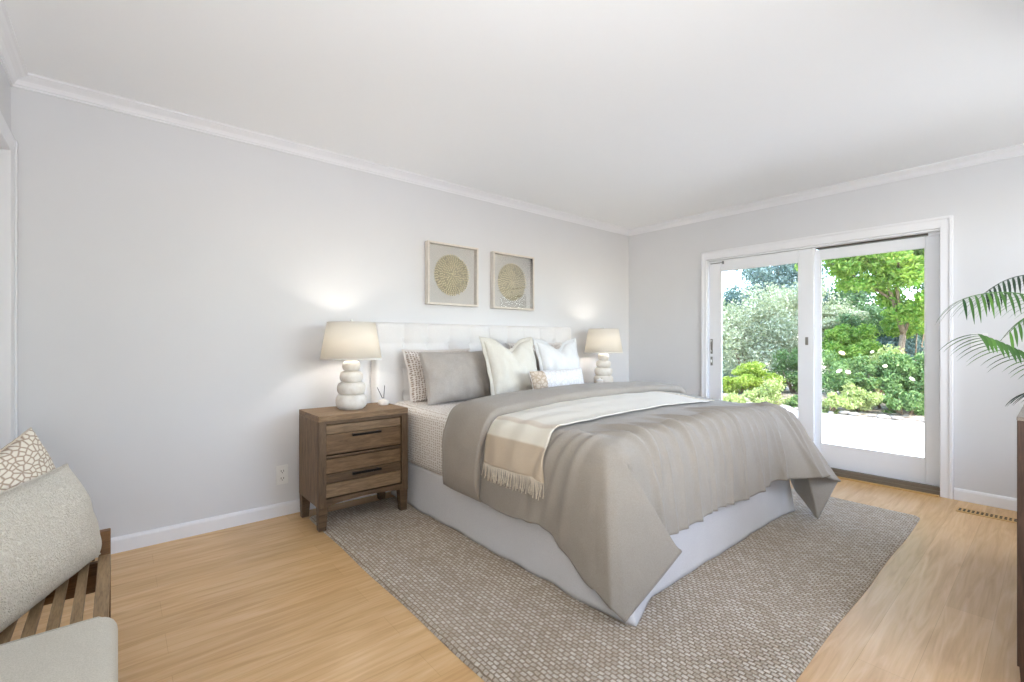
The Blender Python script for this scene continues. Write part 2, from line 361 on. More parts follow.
# crown moulding
def crown(s): return [(0, H_), (s * .066, H_), (s * .066, H_ - .010), (s * .056, H_ - .014), (s * .048, H_ - .020), (s * .038, H_ - .025), (s * .028, H_ - .031), (s * .020, H_ - .042), (s * .016, H_ - .050), (s * .009, H_ - .053), (s * .009, H_ - .061), (0, H_ - .061)]
strip_profile('trim_1', crown(-1), XL_, 0, 'x', 'white_trim', **ST)
strip_profile('trim_2', crown(-1), 0, YF_, 'y', 'white_trim', **ST)
strip_profile('trim_3', [(XL_ + q, z) for q, z in crown(1)], 0, YF_, 'y', 'white_trim', **ST)
# casing round the alcove opening
boxes('trim_4', [(XL_ - .12, XL_ + .02, -.15, -.02, 0, 2.13), (XL_ - .12, XL_ + .02, -2.98, -2.88, 0, 2.13), (XL_ - .12, XL_ + .02, -2.88, -.15, 2.04, 2.13), (XL_ + .02, XL_ + .027, -.06, -.025, 0, 2.12)], 'white_trim', bev=.004, **ST)

# sliding glass door
dr = empty('door_1', (0, 0, 0)); dr['kind'] = 'structure'
boxes('casing', [(-.018, 0, -.914, DY0 - .006, 0, 2.066), (-.018, 0, DY1 + .008, -2.822, 0, 2.066), (-.018, 0, DY1, DY0, DZ, 2.066),
                 (-.026, -.018, -.914, -.934, 0, 2.066), (-.026, -.018, -2.802, -2.822, 0, 2.066), (-.0262, -.018, -2.822, -.914, 2.046, 2.066)], 'white_trim', dr, bev=.003)
boxes('door_frame', [(0, .16, DY0, DY0 - .012, 0, DZ), (0, .16, DY1 + .012, DY1, 0, DZ), (0, .16, DY1, DY0, DZ - .015, DZ), (.062, .068, -1.93, DY0, DZ - .05, DZ)], 'door_white', dr, bev=.002)
boxes('head_filler', [(.05, .15, DY1, DY1 + .083, DZ - .036, DZ - .014)], 'door_white', dr, bev=.001)
boxes('gap_shade_strip', [(.055, .15, DY1 + .085, -1.93, DZ - .024, DZ - .014)], 'sill_dark', dr, bev=.001)  # dark strip standing in for shade in the gap over the fixed sash
boxes('threshold', [(-.012, .17, DY1, DY0, -.02, .035), (.0, .012, DY1, DY0, .035, .062)], 'sill_bronze', dr, bev=.002)
boxes('track', [(.012, .15, DY1 + .012, DY0 - .012, .035, .055)], 'sill_dark', dr, bev=.002)
boxes('floor_strip', [(-.045, -.012, DY1 + .012, DY0 + .02, 0, .010)], 'oak_strip', dr, bev=.002)
def sash(name, x, y0, y1, z0, z1, ls, rs, ts, bs):
    a = boxes(name, [(x, x + .042, y0, y0 - ls, z0, z1), (x, x + .042, y1 + rs, y1, z0, z1), (x, x + .042, y1 + rs, y0 - ls, z1 - ts, z1), (x, x + .042, y1 + rs, y0 - ls, z0, z0 + bs)], 'door_white', dr, bev=.004)
    g = .008
    boxes('glazing_bead', [(x - .0005, x + .012, y0 - ls, y0 - ls - g, z0 + bs, z1 - ts), (x - .0005, x + .012, y1 + rs + g, y1 + rs, z0 + bs, z1 - ts), (x - .0005, x + .012, y1 + rs, y0 - ls, z1 - ts - g, z1 - ts), (x - .0005, x + .012, y1 + rs, y0 - ls, z0 + bs, z0 + bs + g)], 'plastic_white', a, bev=.002)
    boxes('glass_pane', [(x + .018, x + .024, y1 + rs, y0 - ls, z0 + bs, z1 - ts)], 'clear_glass', a, bev=0)
    return a
s1 = sash('sliding_sash', .012, -.982, -1.925, .058, 1.967, .118, .115, .107, .20)
s2 = sash('fixed_sash', .070, -1.885, -2.745, .05, 1.952, .076, .085, .082, .195)
boxes('handle_plate', [(.002, .012, -1.000, -1.022, 1.02, 1.17), (.002, .012, -1.000, -1.022, .90, .99)], 'steel', dr, bev=.003)
tube('pull_handle', [(-.0, -1.010, 1.045), (-.03, -1.012, 1.06), (-.034, -1.012, 1.10), (-.03, -1.012, 1.14), (-.0, -1.010, 1.155)], .006, 'plastic_white', dr)
boxes('latch_knob', [(-.012, .004, -1.005, -1.017, .93, .96)], 'plastic_white', dr, bev=.002)
boxes('recessed_pull', [(.006, .0125, -1.862, -1.885, 1.115, 1.185)], 'steel', dr, bev=.003)
boxes('security_clip', [(.0, .012, -1.12, -1.135, 1.925, 1.955), (.0, .012, -1.0, -1.13, 1.938, 1.944)], 'steel', dr, bev=.001)

# ------------------------------------------------------------------ wall plates and floor vent
o = empty('wall_outlet', (-3.817, 0, .205), label='white electrical outlet plate low on the wall left of the wooden nightstand', cat='outlet')
boxes('cover_plate', [(-.036, .036, -.006, 0, .0, .125)], 'plastic_white', o, bev=.002)
for z in (.022, .070):
    boxes('socket', [(-.017, .017, -.009, -.005, z, z + .034)], 'plastic_white', o, bev=.002)
    s_ = boxes('slot', [(-.009, -.006, -.0098, -.0088, z + .013, z + .025), (.006, .009, -.0098, -.0088, z + .013, z + .025), (-.0025, .0025, -.0098, -.0088, z + .004, z + .009)], 'slot_dark', o, bev=0)
o = empty('light_switch', (0, -2.957, 1.09), label='white double rocker light switch on the wall right of the glass door', cat='light switch')
boxes('cover_plate', [(-.006, 0, -.042, .042, 0, .115)], 'plastic_white', o, bev=.002)
for y in (-.019, .019): boxes('rocker', [(-.011, -.005, y - .013, y + .013, .025, .09)], 'plastic_white', o, bev=.003)
o = empty('floor_vent', (-.27, -3.04, 0), label='wooden slotted floor register in front of the baseboard by the door', cat='floor vent')
boxes('vent_frame', [(-.055, .055, -.17, .17, 0, .004)], 'oak_strip', o, bev=.001)
boxes('vent_slots', [(-.030 + k * .034, -.004 + k * .034, -.15 + i * .0214, -.15 + i * .0214 + .012, .0035, .0047) for i in range(15) for k in (0, 1)], 'slot_dark', o, bev=0)

# ------------------------------------------------------------------ rug
def rug():
    x0, x1, y0, y1, h, r = -3.70, -.65, -2.745, -.15, .012, .05
    nx, ny = 120, 96; V = []; Fc = []
    for j in range(ny + 1):
        for i in range(nx + 1):
            u, v = i / nx, j / ny
            x, y = x0 + (x1 - x0) * u, y0 + (y1 - y0) * v
            e = min(u, 1 - u) * (x1 - x0), min(v, 1 - v) * (y1 - y0)
            # rounded corners
            if e[0] < r and e[1] < r:
                dx, dy = r - e[0], r - e[1]; L = math.hypot(dx, dy)
                if L > r:
                    k = r / L; x += (1 if u < .5 else -1) * dx * (1 - k); y += (1 if v < .5 else -1) * dy * (1 - k)
            y += .003 * math.sin(x * 7) * (1 if v < .03 else 0); x += .003 * math.sin(y * 8 + 1) * (1 if u < .03 or u > .97 else 0)
            ed = min(min(e) / .012, 1)
            V.append((x, y, .003 + (h - .003) * math.sqrt(ed) + .0006 * noise.noise((x * 9, y * 9, 0))))
    n = nx + 1
    for j in range(ny):
        for i in range(nx): Fc.append((j * n + i, j * n + i + 1, (j + 1) * n + i + 1, (j + 1) * n + i))
    ring = [i for i in range(n)] + [j * n + nx for j in range(1, ny + 1)] + [ny * n + i for i in range(nx - 1, -1, -1)] + [j * n for j in range(ny - 1, 0, -1)]
    b = len(V); V += [(V[i][0], V[i][1], .0005) for i in ring]; k = len(ring)
    for i in range(k): Fc.append((ring[(i + 1) % k], ring[i], b + i, b + (i + 1) % k))
    Fc.append(tuple(b + i for i in range(k)))
    return pyd('area_rug', V, Fc, 'rug_weave', None, True, label='large beige and grey chunky woven wool rug under the bed', cat='rug')
rug()

# ------------------------------------------------------------------ bed
BX0, BX1, BY0, BY1 = -3.105, -1.185, -2.155, -.105      # mattress outline
bed = empty('bed', (0, 0, 0), label='king bed with white tufted headboard, printed sheet and white bed skirt', cat='bed')
def noise_xy(x, y, s, z=0): return noise.noise((x * s, y * s, z))
# headboard with square tufting
def headboard():
    x0, x1, z0, z1, t = -3.205, -1.085, .06, 1.29, .085
    cols = 8; bx = .235; cw = (x1 - x0 - 2 * bx) / cols
    xs = [x0 + bx + cw * k for k in range(cols + 1)]; zs = [1.13 - .2 * k for k in range(5)]
    nx, nz = 260, 130; V = []; Fc = []
    def depth(x, z):
        px = min(abs(x - q) for q in xs); pz = min(abs(z - q) for q in zs) if z < 1.145 else z - 1.13
        inx = xs[0] - .01 <= x <= xs[-1] + .01
        dx = min(px / .075, 1) if inx or px < .075 else 1; dz = min(abs(pz) / .045, 1)
        bt = min(math.hypot(px, pz) / .05, 1)
        d = -.020 * (1 - dx ** .55) - .012 * (1 - dz ** .55) * (1 if inx else .3) - .018 * (1 - bt ** .6) * (1 if inx else 0)
        ed = min(x - x0, x1 - x, z1 - z); r = .03
        if ed < r: d -= r - math.sqrt(max(r * r - (r - ed) ** 2, 0))
        return d
    for j in range(nz + 1):
        for i in range(nx + 1):
            x = x0 + (x1 - x0) * i / nx; z = z0 + (z1 - z0) * j / nz
            V.append((x, -.012 - (t - .012) - depth(x, z), z))
    n = nx + 1
    for j in range(nz):
        for i in range(nx): Fc.append((j * n + i, j * n + i + 1, (j + 1) * n + i + 1, (j + 1) * n + i))
    ring = [i for i in range(n)] + [j * n + nx for j in range(1, nz + 1)] + [nz * n + i for i in range(nx - 1, -1, -1)] + [j * n for j in range(nz - 1, 0, -1)]
    b = len(V); V += [(V[i][0], -.004, V[i][2]) for i in ring]; k = len(ring)
    for i in range(k): Fc.append((ring[(i + 1) % k], ring[i], b + i, b + (i + 1) % k))
    Fc.append(tuple(b + i for i in range(k)))
    hb = pyd('headboard', V, Fc, 'headboard_fabric', bed)
    for q in xs:
        for z in zs[:2]:
            bm = bmesh.new(); bmesh.ops.create_uvsphere(bm, u_segments=12, v_segments=6, radius=.011, matrix=Matrix.Translation((q, -.052, z)) @ Matrix.Diagonal((1, .45, 1, 1)))
            me = bpy.data.meshes.new('button'); bm.to_mesh(me); bm.free(); link('button', me, 'headboard_fabric', hb)
headboard()
boxes('box_spring', [(-3.07, -1.22, -2.12, -.1, .15, .295)], 'skirt_cotton', bed, bev=.02)
for lx in (-2.98, -1.31):
    for ly in (-.25, -2.0): taper('leg', lx, ly, .012, .15, .02, .025, 'dresser_wood', bed)
# mattress wrapped in the printed sheet
def mattress():
    bm = bmesh.new(); box(bm, BX0, BX1, BY0, BY1, .285, .705, .06, 6)
    for v in bm.verts:
        if v.co.z > .6: v.co.z -= .052 * max(0, (-v.co.y - .1) / 2.0)      # sags a little towards the foot
    uvl = bm.loops.layers.uv.new('UVMap')
    for f in bm.faces:
        n = f.normal
        for l in f.loops:
            c = l.vert.co
            l[uvl].uv = (c.x, c.y) if abs(n.z) > .7 else ((c.y, c.z) if abs(n.x) > abs(n.y) else (c.x, c.z))
    me = bpy.data.meshes.new('mattress'); bm.to_mesh(me); bm.free(); link('mattress', me, 'printed_sheet', bed)
mattress()
# skirt: follows left, foot and right side down to the rug
def skirt():
    path = []
    def seg(p, q, n, nr):
        for i in range(n): path.append((p[0] + (q[0] - p[0]) * i / n, p[1] + (q[1] - p[1]) * i / n, nr))
    sx0, sx1, sy = -3.085, -1.205, -2.135
    seg((sx0, -.11), (sx0, sy), 130, (-1, 0)); seg((sx0, sy), (sx1, sy), 130, (0, -1)); seg((sx1, sy), (sx1, -.11), 60, (1, 0)); path.append((sx1, -.11, (1, 0)))
    V = []; Fc = []; nz = 14
    for i, (x, y, nr) in enumerate(path):
        cf = 0
        dcx = math.hypot(x - sx0, y - sy)
        if dcx < .25: cf = .085 * (1 - dcx / .25)
        d2 = math.hypot(x - sx1, y - sy)
        if d2 < .15: cf = max(cf, .03 * (1 - d2 / .15))
        for j in range(nz + 1):
            v = j / nz; s = (y if nr[0] else x)
            wob = .005 * math.sin(s * 9 + 1.0) + .004 * math.sin(s * 23 + 2) + .008 * noise_xy(s, 0, 7); wob += .006 * noise_xy(s, 3, 22) * (1 - v); wob *= .35 if nr[1] else 1
            off = .004 + v * (.012 + wob) ; off = max(off, .001)
            diag = v * cf
            X = x + nr[0] * off; Y = y + nr[1] * off
            if dcx < .25: X += diag * .15; Y -= diag
            if d2 < .15: X += diag; Y -= diag
            V.append((X, Y, .30 - v * .2865))
    n = nz + 1
    for i in range(len(path) - 1):
        for j in range(nz): Fc.append((i * n + j, i * n + j + 1, (i + 1) * n + j + 1, (i + 1) * n + j))
    o = pyd('bed_skirt', V, Fc, 'skirt_cotton', bed); md = o.modifiers.new('t', 'SOLIDIFY'); md.thickness = .003; md.offset = -1
skirt()

# ------------------------------------------------------------------ drape of the bedding
TX0, TX1, TY = -3.045, -1.245, -2.085      # tangent lines where the cloth leaves the flat top
WH = .50                                   # overhang
def ztop(x, y):
    u = (x - (TX0 + TX1) / 2) / ((TX1 - TX0) / 2); v = (y - TY) / 1.9
    return .722 + .036 * max(0, 1 - abs(u) ** 2.6) * min(1, max(0, v * 3.2)) - .034 * sst((x + 2.0) / .7) * sst((-y - 1.35) / .6) + .004 * noise_xy(x, y, 3)
def sst(x): x = max(0, min(1, x)); return x * x * (3 - 2 * x)
def interp(keys, t):
    for i in range(len(keys) - 1):
        if t <= keys[i + 1][0]:
            a, b = keys[i], keys[i + 1]; f = (t - a[0]) / (b[0] - a[0]); f = f * .5 + .5 * sst(f)
            return [a[1][k] + (b[1][k] - a[1][k]) * f for k in range(3)]
    return list(keys[-1][1])
def hem_left(y): 
    k = sst((-y - 1.72) / .37)
    return [-3.135 - .012 * math.sin(y * 11), y, .285 + .012 * math.sin(y * 6 + .5) - .165 * k]
def hem_foot(x): return [x, -2.205 - .155 * sst((x + 1.68) / .42) - .012 * math.sin(x * 9), .300 + .008 * math.sin(x * 7)]
def hem_right(y): return [-1.10 + .015 * math.sin(y * 10), y, .29]
KL = [(0, hem_left(TY)), (24, (-3.150, -2.17, .085)), (42, (-3.105, -2.205, .030)), (66, (-2.845, -2.300, .272)), (80, (-2.96, -2.225, .27)), (90, hem_foot(TX0))]
KR = [(0, hem_right(TY)), (25, (-1.14, -2.16, .14)), (46, (-1.255, -2.330, .018)), (70, (-1.055, -2.385, .228)), (90, hem_foot(TX1))]
def drape(s, t):
    a = TX0 - s; a2 = s - TX1; b = TY - t
    x = min(max(s, TX0), TX1); y = max(t, TY); z = ztop(x, y)
    if a <= 0 and a2 <= 0 and b <= 0: return (x, y, z)
    A = max(a, a2, 0); B = max(b, 0); sg = -1 if a > 0 else 1
    r = math.hypot(A, B); ph = math.degrees(math.atan2(B, A)); rh = WH / max(math.cos(math.radians(ph)), math.sin(math.radians(ph)))
    fl = (sg * math.cos(math.radians(ph)), -math.sin(math.radians(ph)))
    Ts = None
    if B <= 0: T = hem_left(y) if sg < 0 else hem_right(y)
    elif A <= 0: T = hem_foot(x)
    else:
        T = interp(KL if sg < 0 else KR, ph)
        c_ = math.cos(math.radians(ph)); s_ = math.sin(math.radians(ph)); k1 = KL if sg < 0 else KR
        m1 = 1.0 / (c_ + s_); Ts = [x + sg * .16 * c_, y - .16 * s_, .27 - .12 * math.sin(math.radians(2 * ph))]
        f_ = sst(r / .30); T = [Ts[k] + (T[k] - Ts[k]) * f_ for k in range(3)]
    q = r / rh
    P0 = (x, y, z); P1 = (x + fl[0] * .10, y + fl[1] * .10, z + .004)
    P2 = tuple((P0[k] + (fl[k] * .11 if k < 2 else -.05)) * .62 + T[k] * .38 for k in range(3))
    c0, c1, c2, c3 = (1 - q) ** 3, 3 * q * (1 - q) ** 2, 3 * q * q * (1 - q), q ** 3
    return tuple(P0[k] * c0 + P1[k] * c1 + P2[k] * c2 + T[k] * c3 for k in range(3))
random.seed(5)
WR = []   # gathers over the foot edge: centre, width, amplitude, reach onto top, slant
xx = TX0 + .10
while xx < TX1 + .12:
    WR.append((xx, random.uniform(.010, .017), random.choice((1, 1, .7)) * random.uniform(.026, .042), random.uniform(.04, .30), random.uniform(-.02, .22), random.uniform(.3, .6))); xx += random.uniform(.055, .115)
WL = [(-2.03, .018, .016, .05, .30, .6), (-1.965, .014, .012, .03, .38, .6), (-1.90, .020, .016, .06, .42, .5), (-1.86, .014, -.008, .05, .45, .5)]
def wrinkle(s, t):
    d = 0; b = TY - t
    for c, wd, am, rc, sl, dn in WR:
        cc = c + sl * (b if b > 0 else b * .9)
        g = (s - cc) / (wd * (1 + max(b, 0) * .6)); g *= 1.5 if g > 0 else .75
        if abs(g) < 3.2:
            env = sst((b + rc) / rc) if b < 0 else 1 - .45 * sst(b / dn)
            d += am * env * math.exp(-g * g)
    a = TX0 - s
    for c, wd, am, rc, sl, dn in WL:
        cc = c + sl * (a if a > 0 else 0); g = (t - cc) / (wd * (1 + max(a, 0) * 1.5))
        if abs(g) < 3.2:
            env = sst((a + rc) / rc) if a < 0 else 1 - .3 * sst(a / dn)
            d += am * env * math.exp(-g * g)
    if a > 0 and b > 0: d *= .4
    ai = min(max(a, s - TX1) + .06, b + .06); d *= 1 - .8 * sst(ai / .06) if ai > 0 and max(a, s - TX1, b) < .12 else 1
    d += .0035 * noise_xy(s, t, 9, 1) + .006 * noise_xy(s, t, 3.5, 2)
    return d
def cloth(name, s0, s1, t0, t1, ns, ntt, off, wr=1.0, mat='duvet_linen', thick=.018, parent=None, offf=None, ffac=1.0, **kw):
    P = np.array([[drape(s0 + (s1 - s0) * i / ns, t0 + (t1 - t0) * j / ntt) for i in range(ns + 1)] for j in range(ntt + 1)])
    du = np.gradient(P, axis=1); dv = np.gradient(P, axis=0); Nn = np.cross(du, dv); L = np.linalg.norm(Nn, axis=2, keepdims=True); Nn = Nn / np.maximum(L, 1e-9)
    uv = []
    for j in range(ntt + 1):
        for i in range(ns + 1):
            s = s0 + (s1 - s0) * i / ns; t = t0 + (t1 - t0) * j / ntt
            o = off * (.4 if (s < TX0 or s > TX1) and t < TY else 1) + wr * wrinkle(s, t) + (offf(i / ns, j / ntt, s, t) if offf else 0)
            P[j, i] += Nn[j, i] * o; P[j, i, 2] = max(P[j, i, 2], .016)
            uv.append((i / ns, j / ntt))
    if t0 < TY:                                   # soften the folded corners
        S_ = s0 + (s1 - s0) * np.arange(ns + 1) / ns; T_ = t0 + (t1 - t0) * np.arange(ntt + 1) / ntt
        A_ = np.maximum(TX0 - S_, S_ - TX1)[None, :]; B_ = (TY - T_)[:, None]
        W_ = (np.clip((A_ + .05) / .05, 0, 1) * np.clip((B_ + .05) / .05, 0, 1))[:, :, None]
        for _ in range(10):
            Q = P.copy(); Q[1:-1, 1:-1] = (P[:-2, 1:-1] + P[2:, 1:-1] + P[1:-1, :-2] + P[1:-1, 2:]) / 4
            P = P + (Q - P) * W_
    V = P.reshape(-1, 3); n = ns + 1
    Fc = [(j * n + i, j * n + i + 1, (j + 1) * n + i + 1, (j + 1) * n + i) for j in range(ntt) for i in range(ns)]
    o = pyd(name, V, Fc, mat, parent, uv=uv, **kw)
    if thick: md = o.modifiers.new('thickness', 'SOLIDIFY'); md.thickness = thick; md.offset = 1 if False else -1
    return o, P, Nn
dv_, _, _ = cloth('duvet', TX0 - WH, TX1 + WH, TY - WH, -1.27, 430, 150, .012, 1.0, thick=.007, label='taupe linen duvet draped over the bed with corners hanging to the rug', cat='duvet')
# folded-back end of the duvet: a plump band with a rounded head edge
def fold_band():
    tf, th = -1.365, -.975; n = 26; sec = []
    for i in range(n + 1):                        # outer surface, foot edge to head edge, then round under
        u = i / n; sec.append((tf + (th - tf) * u, .020 + .050 * math.sin(PI * min(1, (.16 + .84 * u))) ** .55 + .012 * u))
    for i in range(1, 9):
        a = PI * i / 8; r = .034; sec.append((th + r * math.sin(a) * .9, .002 + r * (1 + math.cos(a)) * .5))
    for i in range(1, 12): sec.append((th + (tf - th) * i / 11 * .97, .003))
    sec = [(t, max(o, .003)) for t, o in sec]
    s0, s1, ns = TX0 - WH * 1.0, TX1 + WH * .9, 170
    V = []; Fc = []; k = len(sec)
    for i in range(ns + 1):
        s = s0 + (s1 - s0) * i / ns
        hang = max(TX0 - s, 0) / WH
        for j, (t, o) in enumerate(sec):
            t2 = t + .075 * sst(hang) * max(0, 1 - (t - tf) / (th - tf)) - .01 * math.sin(hang * 3) + .006 * math.sin(s * 26) * (1 if j > 18 else 0) * (.4 + hang)
            e = 1e-3; p = Vector(drape(s, t2)); nn = (Vector(drape(s + e, t2)) - Vector(drape(s - e, t2))).cross(Vector(drape(s, t2 + e)) - Vector(drape(s, t2 - e))).normalized()
            oo = o * (1 - .25 * hang) + (.004 * noise_xy(s, t, 11, 4) + .007 * noise_xy(s, t, 4, 7)) * (1 if j <= n + 3 else 0)
            endf = min(1, min(i, ns - i) / 5.0); oo = max(.004, oo * math.sqrt(max(endf, .02)))
            V.append(p + nn * (oo + .012))
    for i in range(ns):
        for j in range(k): Fc.append((i * k + j, i * k + (j + 1) % k, (i + 1) * k + (j + 1) % k, (i + 1) * k + j))
    Fc.append(tuple(range(k - 1, -1, -1))); Fc.append(tuple(ns * k + j for j in range(k)))
    o = pyd('folded_edge', V, [tuple(reversed(f)) for f in Fc], 'duvet_reverse', dv_)
fold_band()
# throw blanket
ths0, ths1, tht0, tht1 = TX0 - .335, -1.62, -1.80, -1.34
th_, TP, TN = cloth('throw_blanket', ths0, ths1, tht0, tht1, 140, 40, .024, .9, 'throw_wool', .006, offf=lambda u, v, s, t: .004 * math.sin(v * 18 + u * 3) * (1 - u) + (.006 * sst(1 - v * 8)), label='cream and tan fringed throw blanket laid across the duvet', cat='blanket')
def fringe(name, edge, outdir, n, length, seedv):
    random.seed(seedv); parts = []
    for i in range(n):
        u = i / (n - 1) * (len(edge) - 1); k = min(int(u), len(edge) - 2); p = Vector(edge[k]).lerp(Vector(edge[k + 1]), u - k)
        d = Vector(outdir); L = length * random.uniform(.82, 1.1); sw = Vector((random.uniform(-.003, .001), random.uniform(-.012, .012), 0)); sw2 = Vector((random.uniform(-.004, .001), random.uniform(-.008, .008), 0))
        pts = [p - d * .004, p + d * L * .35 + sw * .4, p + d * L * .75 + sw, p + d * L + sw + sw2]
        parts.append(tube_geo(pts, [.0022, .0018, .002, .003], 5))
    V, Fc = join_geo(parts); return pyd(name, V, Fc, 'throw_fringe', th_, kind='stuff')
fringe('fringe', [tuple(p + nrm * .0) for p, nrm in zip(TP[:, 0], TN[:, 0])], (-.04, .02, -1), 74, .075, 3)
fringe('fringe', [tuple(p) for p in TP[:, -1]], (1, 0, -.03), 60, .06, 4)

# ------------------------------------------------------------------ pillows
def pillow(name, wd, ht, th, mat, loc, lean, rz, roll=0, pinch=.07, chop=0, flange=0, wr=.004, seed=0, n=44, sharp=.42, label=None, cat='pillow', group=None, sidemat=None, yaw2=0):
    random.seed(seed); root = empty(name, loc, label=label, cat=cat, group=group)
    R = Matrix.Rotation(rz, 4, 'Z') @ Matrix.Rotation(-lean, 4, 'X') @ Matrix.Rotation(roll, 4, 'Y')
    def pt(u, v, side):
        x = wd / 2 * u * (1 - pinch * (1 - v * v) * abs(u)); z = ht / 2 * v * (1 - pinch * (1 - u * u) * abs(v))
        tk = ((1 - abs(u) ** 2.2) * (1 - abs(v) ** 2.2)); tk = max(tk, 0) ** sharp
        y = side * th / 2 * tk
        ch = chop * math.exp(-(u / .34) ** 2) * ((v + 1) / 2) ** 2
        z -= ch * ht; y *= 1 + ch * .3
        y += wr * (noise.noise((x * 9 + seed, z * 9, side)) * 1.4 + noise.noise((x * 22 + seed, z * 16, side * 2))) * min(1, tk * 2)
        if side < 0 and chop: y += .02 * math.exp(-(u / .16) ** 2) * max(0, v) ** 1.0 * tk ** .5
        z2 = z + ht / 2
        return R @ Vector((x, y, z2))
    V = []; uv = []; Fc = []
    for side in (-1, 1):
        for j in range(n + 1):
            for i in range(n + 1):
                u = math.sin((i / n * 2 - 1) * PI / 2) * .35 + (i / n * 2 - 1) * .65; v = math.sin((j / n * 2 - 1) * PI / 2) * .35 + (j / n * 2 - 1) * .65
                V.append(pt(u, v, side)); uv.append((u * wd / 2, v * ht / 2))
    m_ = n + 1
    for j in range(n):
        for i in range(n):
            q = (j * m_ + i, j * m_ + i + 1, (j + 1) * m_ + i + 1, (j + 1) * m_ + i); Fc.append(q); o2 = m_ * m_; Fc.append(tuple(o2 + k for k in reversed(q)))
    me_name = 'pillow_cover'
    me = bpy.data.meshes.new(me_name); me.from_pydata([tuple(v) for v in V], [], Fc)
    ul = me.uv_layers.new(name='UVMap'); idx = np.zeros(len(me.loops), dtype=np.int32); me.loops.foreach_get('vertex_index', idx); ul.data.foreach_set('uv', np.asarray(uv, dtype=np.float32)[idx].ravel())
    if sidemat:
        for k, p in enumerate(me.polygons):
            if V and uv[p.vertices[0]][0] < -wd * .5 * .62: p.material_index = 1
    bm = bmesh.new(); bm.from_mesh(me); bmesh.ops.remove_doubles(bm, verts=bm.verts, dist=.0004); bm.to_mesh(me); bm.free()
    link(me_name, me, [mat] + ([sidemat] if sidemat else []), root)
    if flange or True:
        # border: flat flange (wide) or thin piping following the seam
        ring = []
        K = 40
        for k in range(K): ring.append((-1 + 2 * k / K, -1))
        for k in range(K): ring.append((1, -1 + 2 * k / K))
        for k in range(K): ring.append((1 - 2 * k / K, 1))
        for k in range(K): ring.append((-1, 1 - 2 * k / K))
        if flange:
            VV = []; FF = []; c = R @ Vector((0, 0, ht / 2))
            for k, (u, v) in enumerate(ring):
                p = pt(u, v, 0); q = R.inverted() @ p; q2 = Vector((q.x - 0, 0, q.z - ht / 2)); 
                ox = flange * (u if abs(u) > .999 else u * .9) ; oz = flange * (v if abs(v) > .999 else v * .9)
                ex = Vector((ox, .004 * math.sin(k * .55), oz)); p2 = R @ Vector((q.x + ex.x, q.y + ex.y, q.z + ex.z))
                inn = R @ Vector((q.x * .97, q.y, (q.z - ht / 2) * .97 + ht / 2)); nn = R.to_3x3() @ Vector((0, 1, 0))
                VV += [inn - nn * .004, p2 - nn * .0025, p2 + nn * .0025, inn + nn * .004]
            T = len(ring)
            for k in range(T):
                a, b = 4 * k, 4 * ((k + 1) % T)
                for e in range(3): FF.append((a + e, a + e + 1, b + e + 1, b + e))
            pyd('flange', VV, FF, mat, root)
        else:
            pts = [pt(u, v, 0) for u, v in ring]; pts.append(pts[0]); V2, F2 = tube_geo(pts, .0032, 6); pyd('piping', V2, F2, mat, root)
    return root
MZ = .705
pillow('printed_pillow', .62, .40, .15, 'printed_sham', (-2.70, -.25, MZ - .01), .30, .06, 0, .05, seed=1, wr=.006, label='white and taupe printed pillow at far left, behind the grey pillow', flange=.012)
pillow('printed_pillow', .66, .44, .15, 'printed_sham', (-1.60, -.245, MZ), .36, 0, 0, .05, seed=2, label='white and taupe printed pillow mostly hidden behind the white cushions', flange=.02)
pillow('grey_pillow', .64, .385, .17, 'grey_velvet', (-2.665, -.425, MZ - .005), .30, .10, 0, .05, chop=.0, seed=3, wr=.010, label='plain grey pillow leaning on the printed pillow by the nightstand')
pillow('grey_pillow', .64, .385, .17, 'grey_velvet', (-1.66, -.39, MZ - .005), .30, .0, 0, .05, seed=4, wr=.010, label='plain grey pillow mostly hidden behind the right white cushion')
pillow('square_cushion', .52, .50, .16, 'cream_linen', (-2.25, -.60, MZ - .025), .30, .05, 0, .08, chop=.17, flange=.028, seed=5, wr=.007, cat='cushion', label='cream square flanged cushion with dented top, in front of the grey pillow')
pillow('square_cushion', .50, .49, .16, 'white_linen', (-1.67, -.555, MZ - .03), .28, .02, 0, .08, chop=.17, flange=.028, seed=6, wr=.007, cat='cushion', label='white square flanged cushion with dented top, the right of the two')
pillow('lumbar_cushion', .60, .21, .14, 'printed_lumbar', (-2.0, -.80, MZ + .015), .25, .02, 0, .05, seed=7, sidemat='printed_lumbar_side', cat='cushion', label='small oblong pale printed cushion in front of the two square cushions')

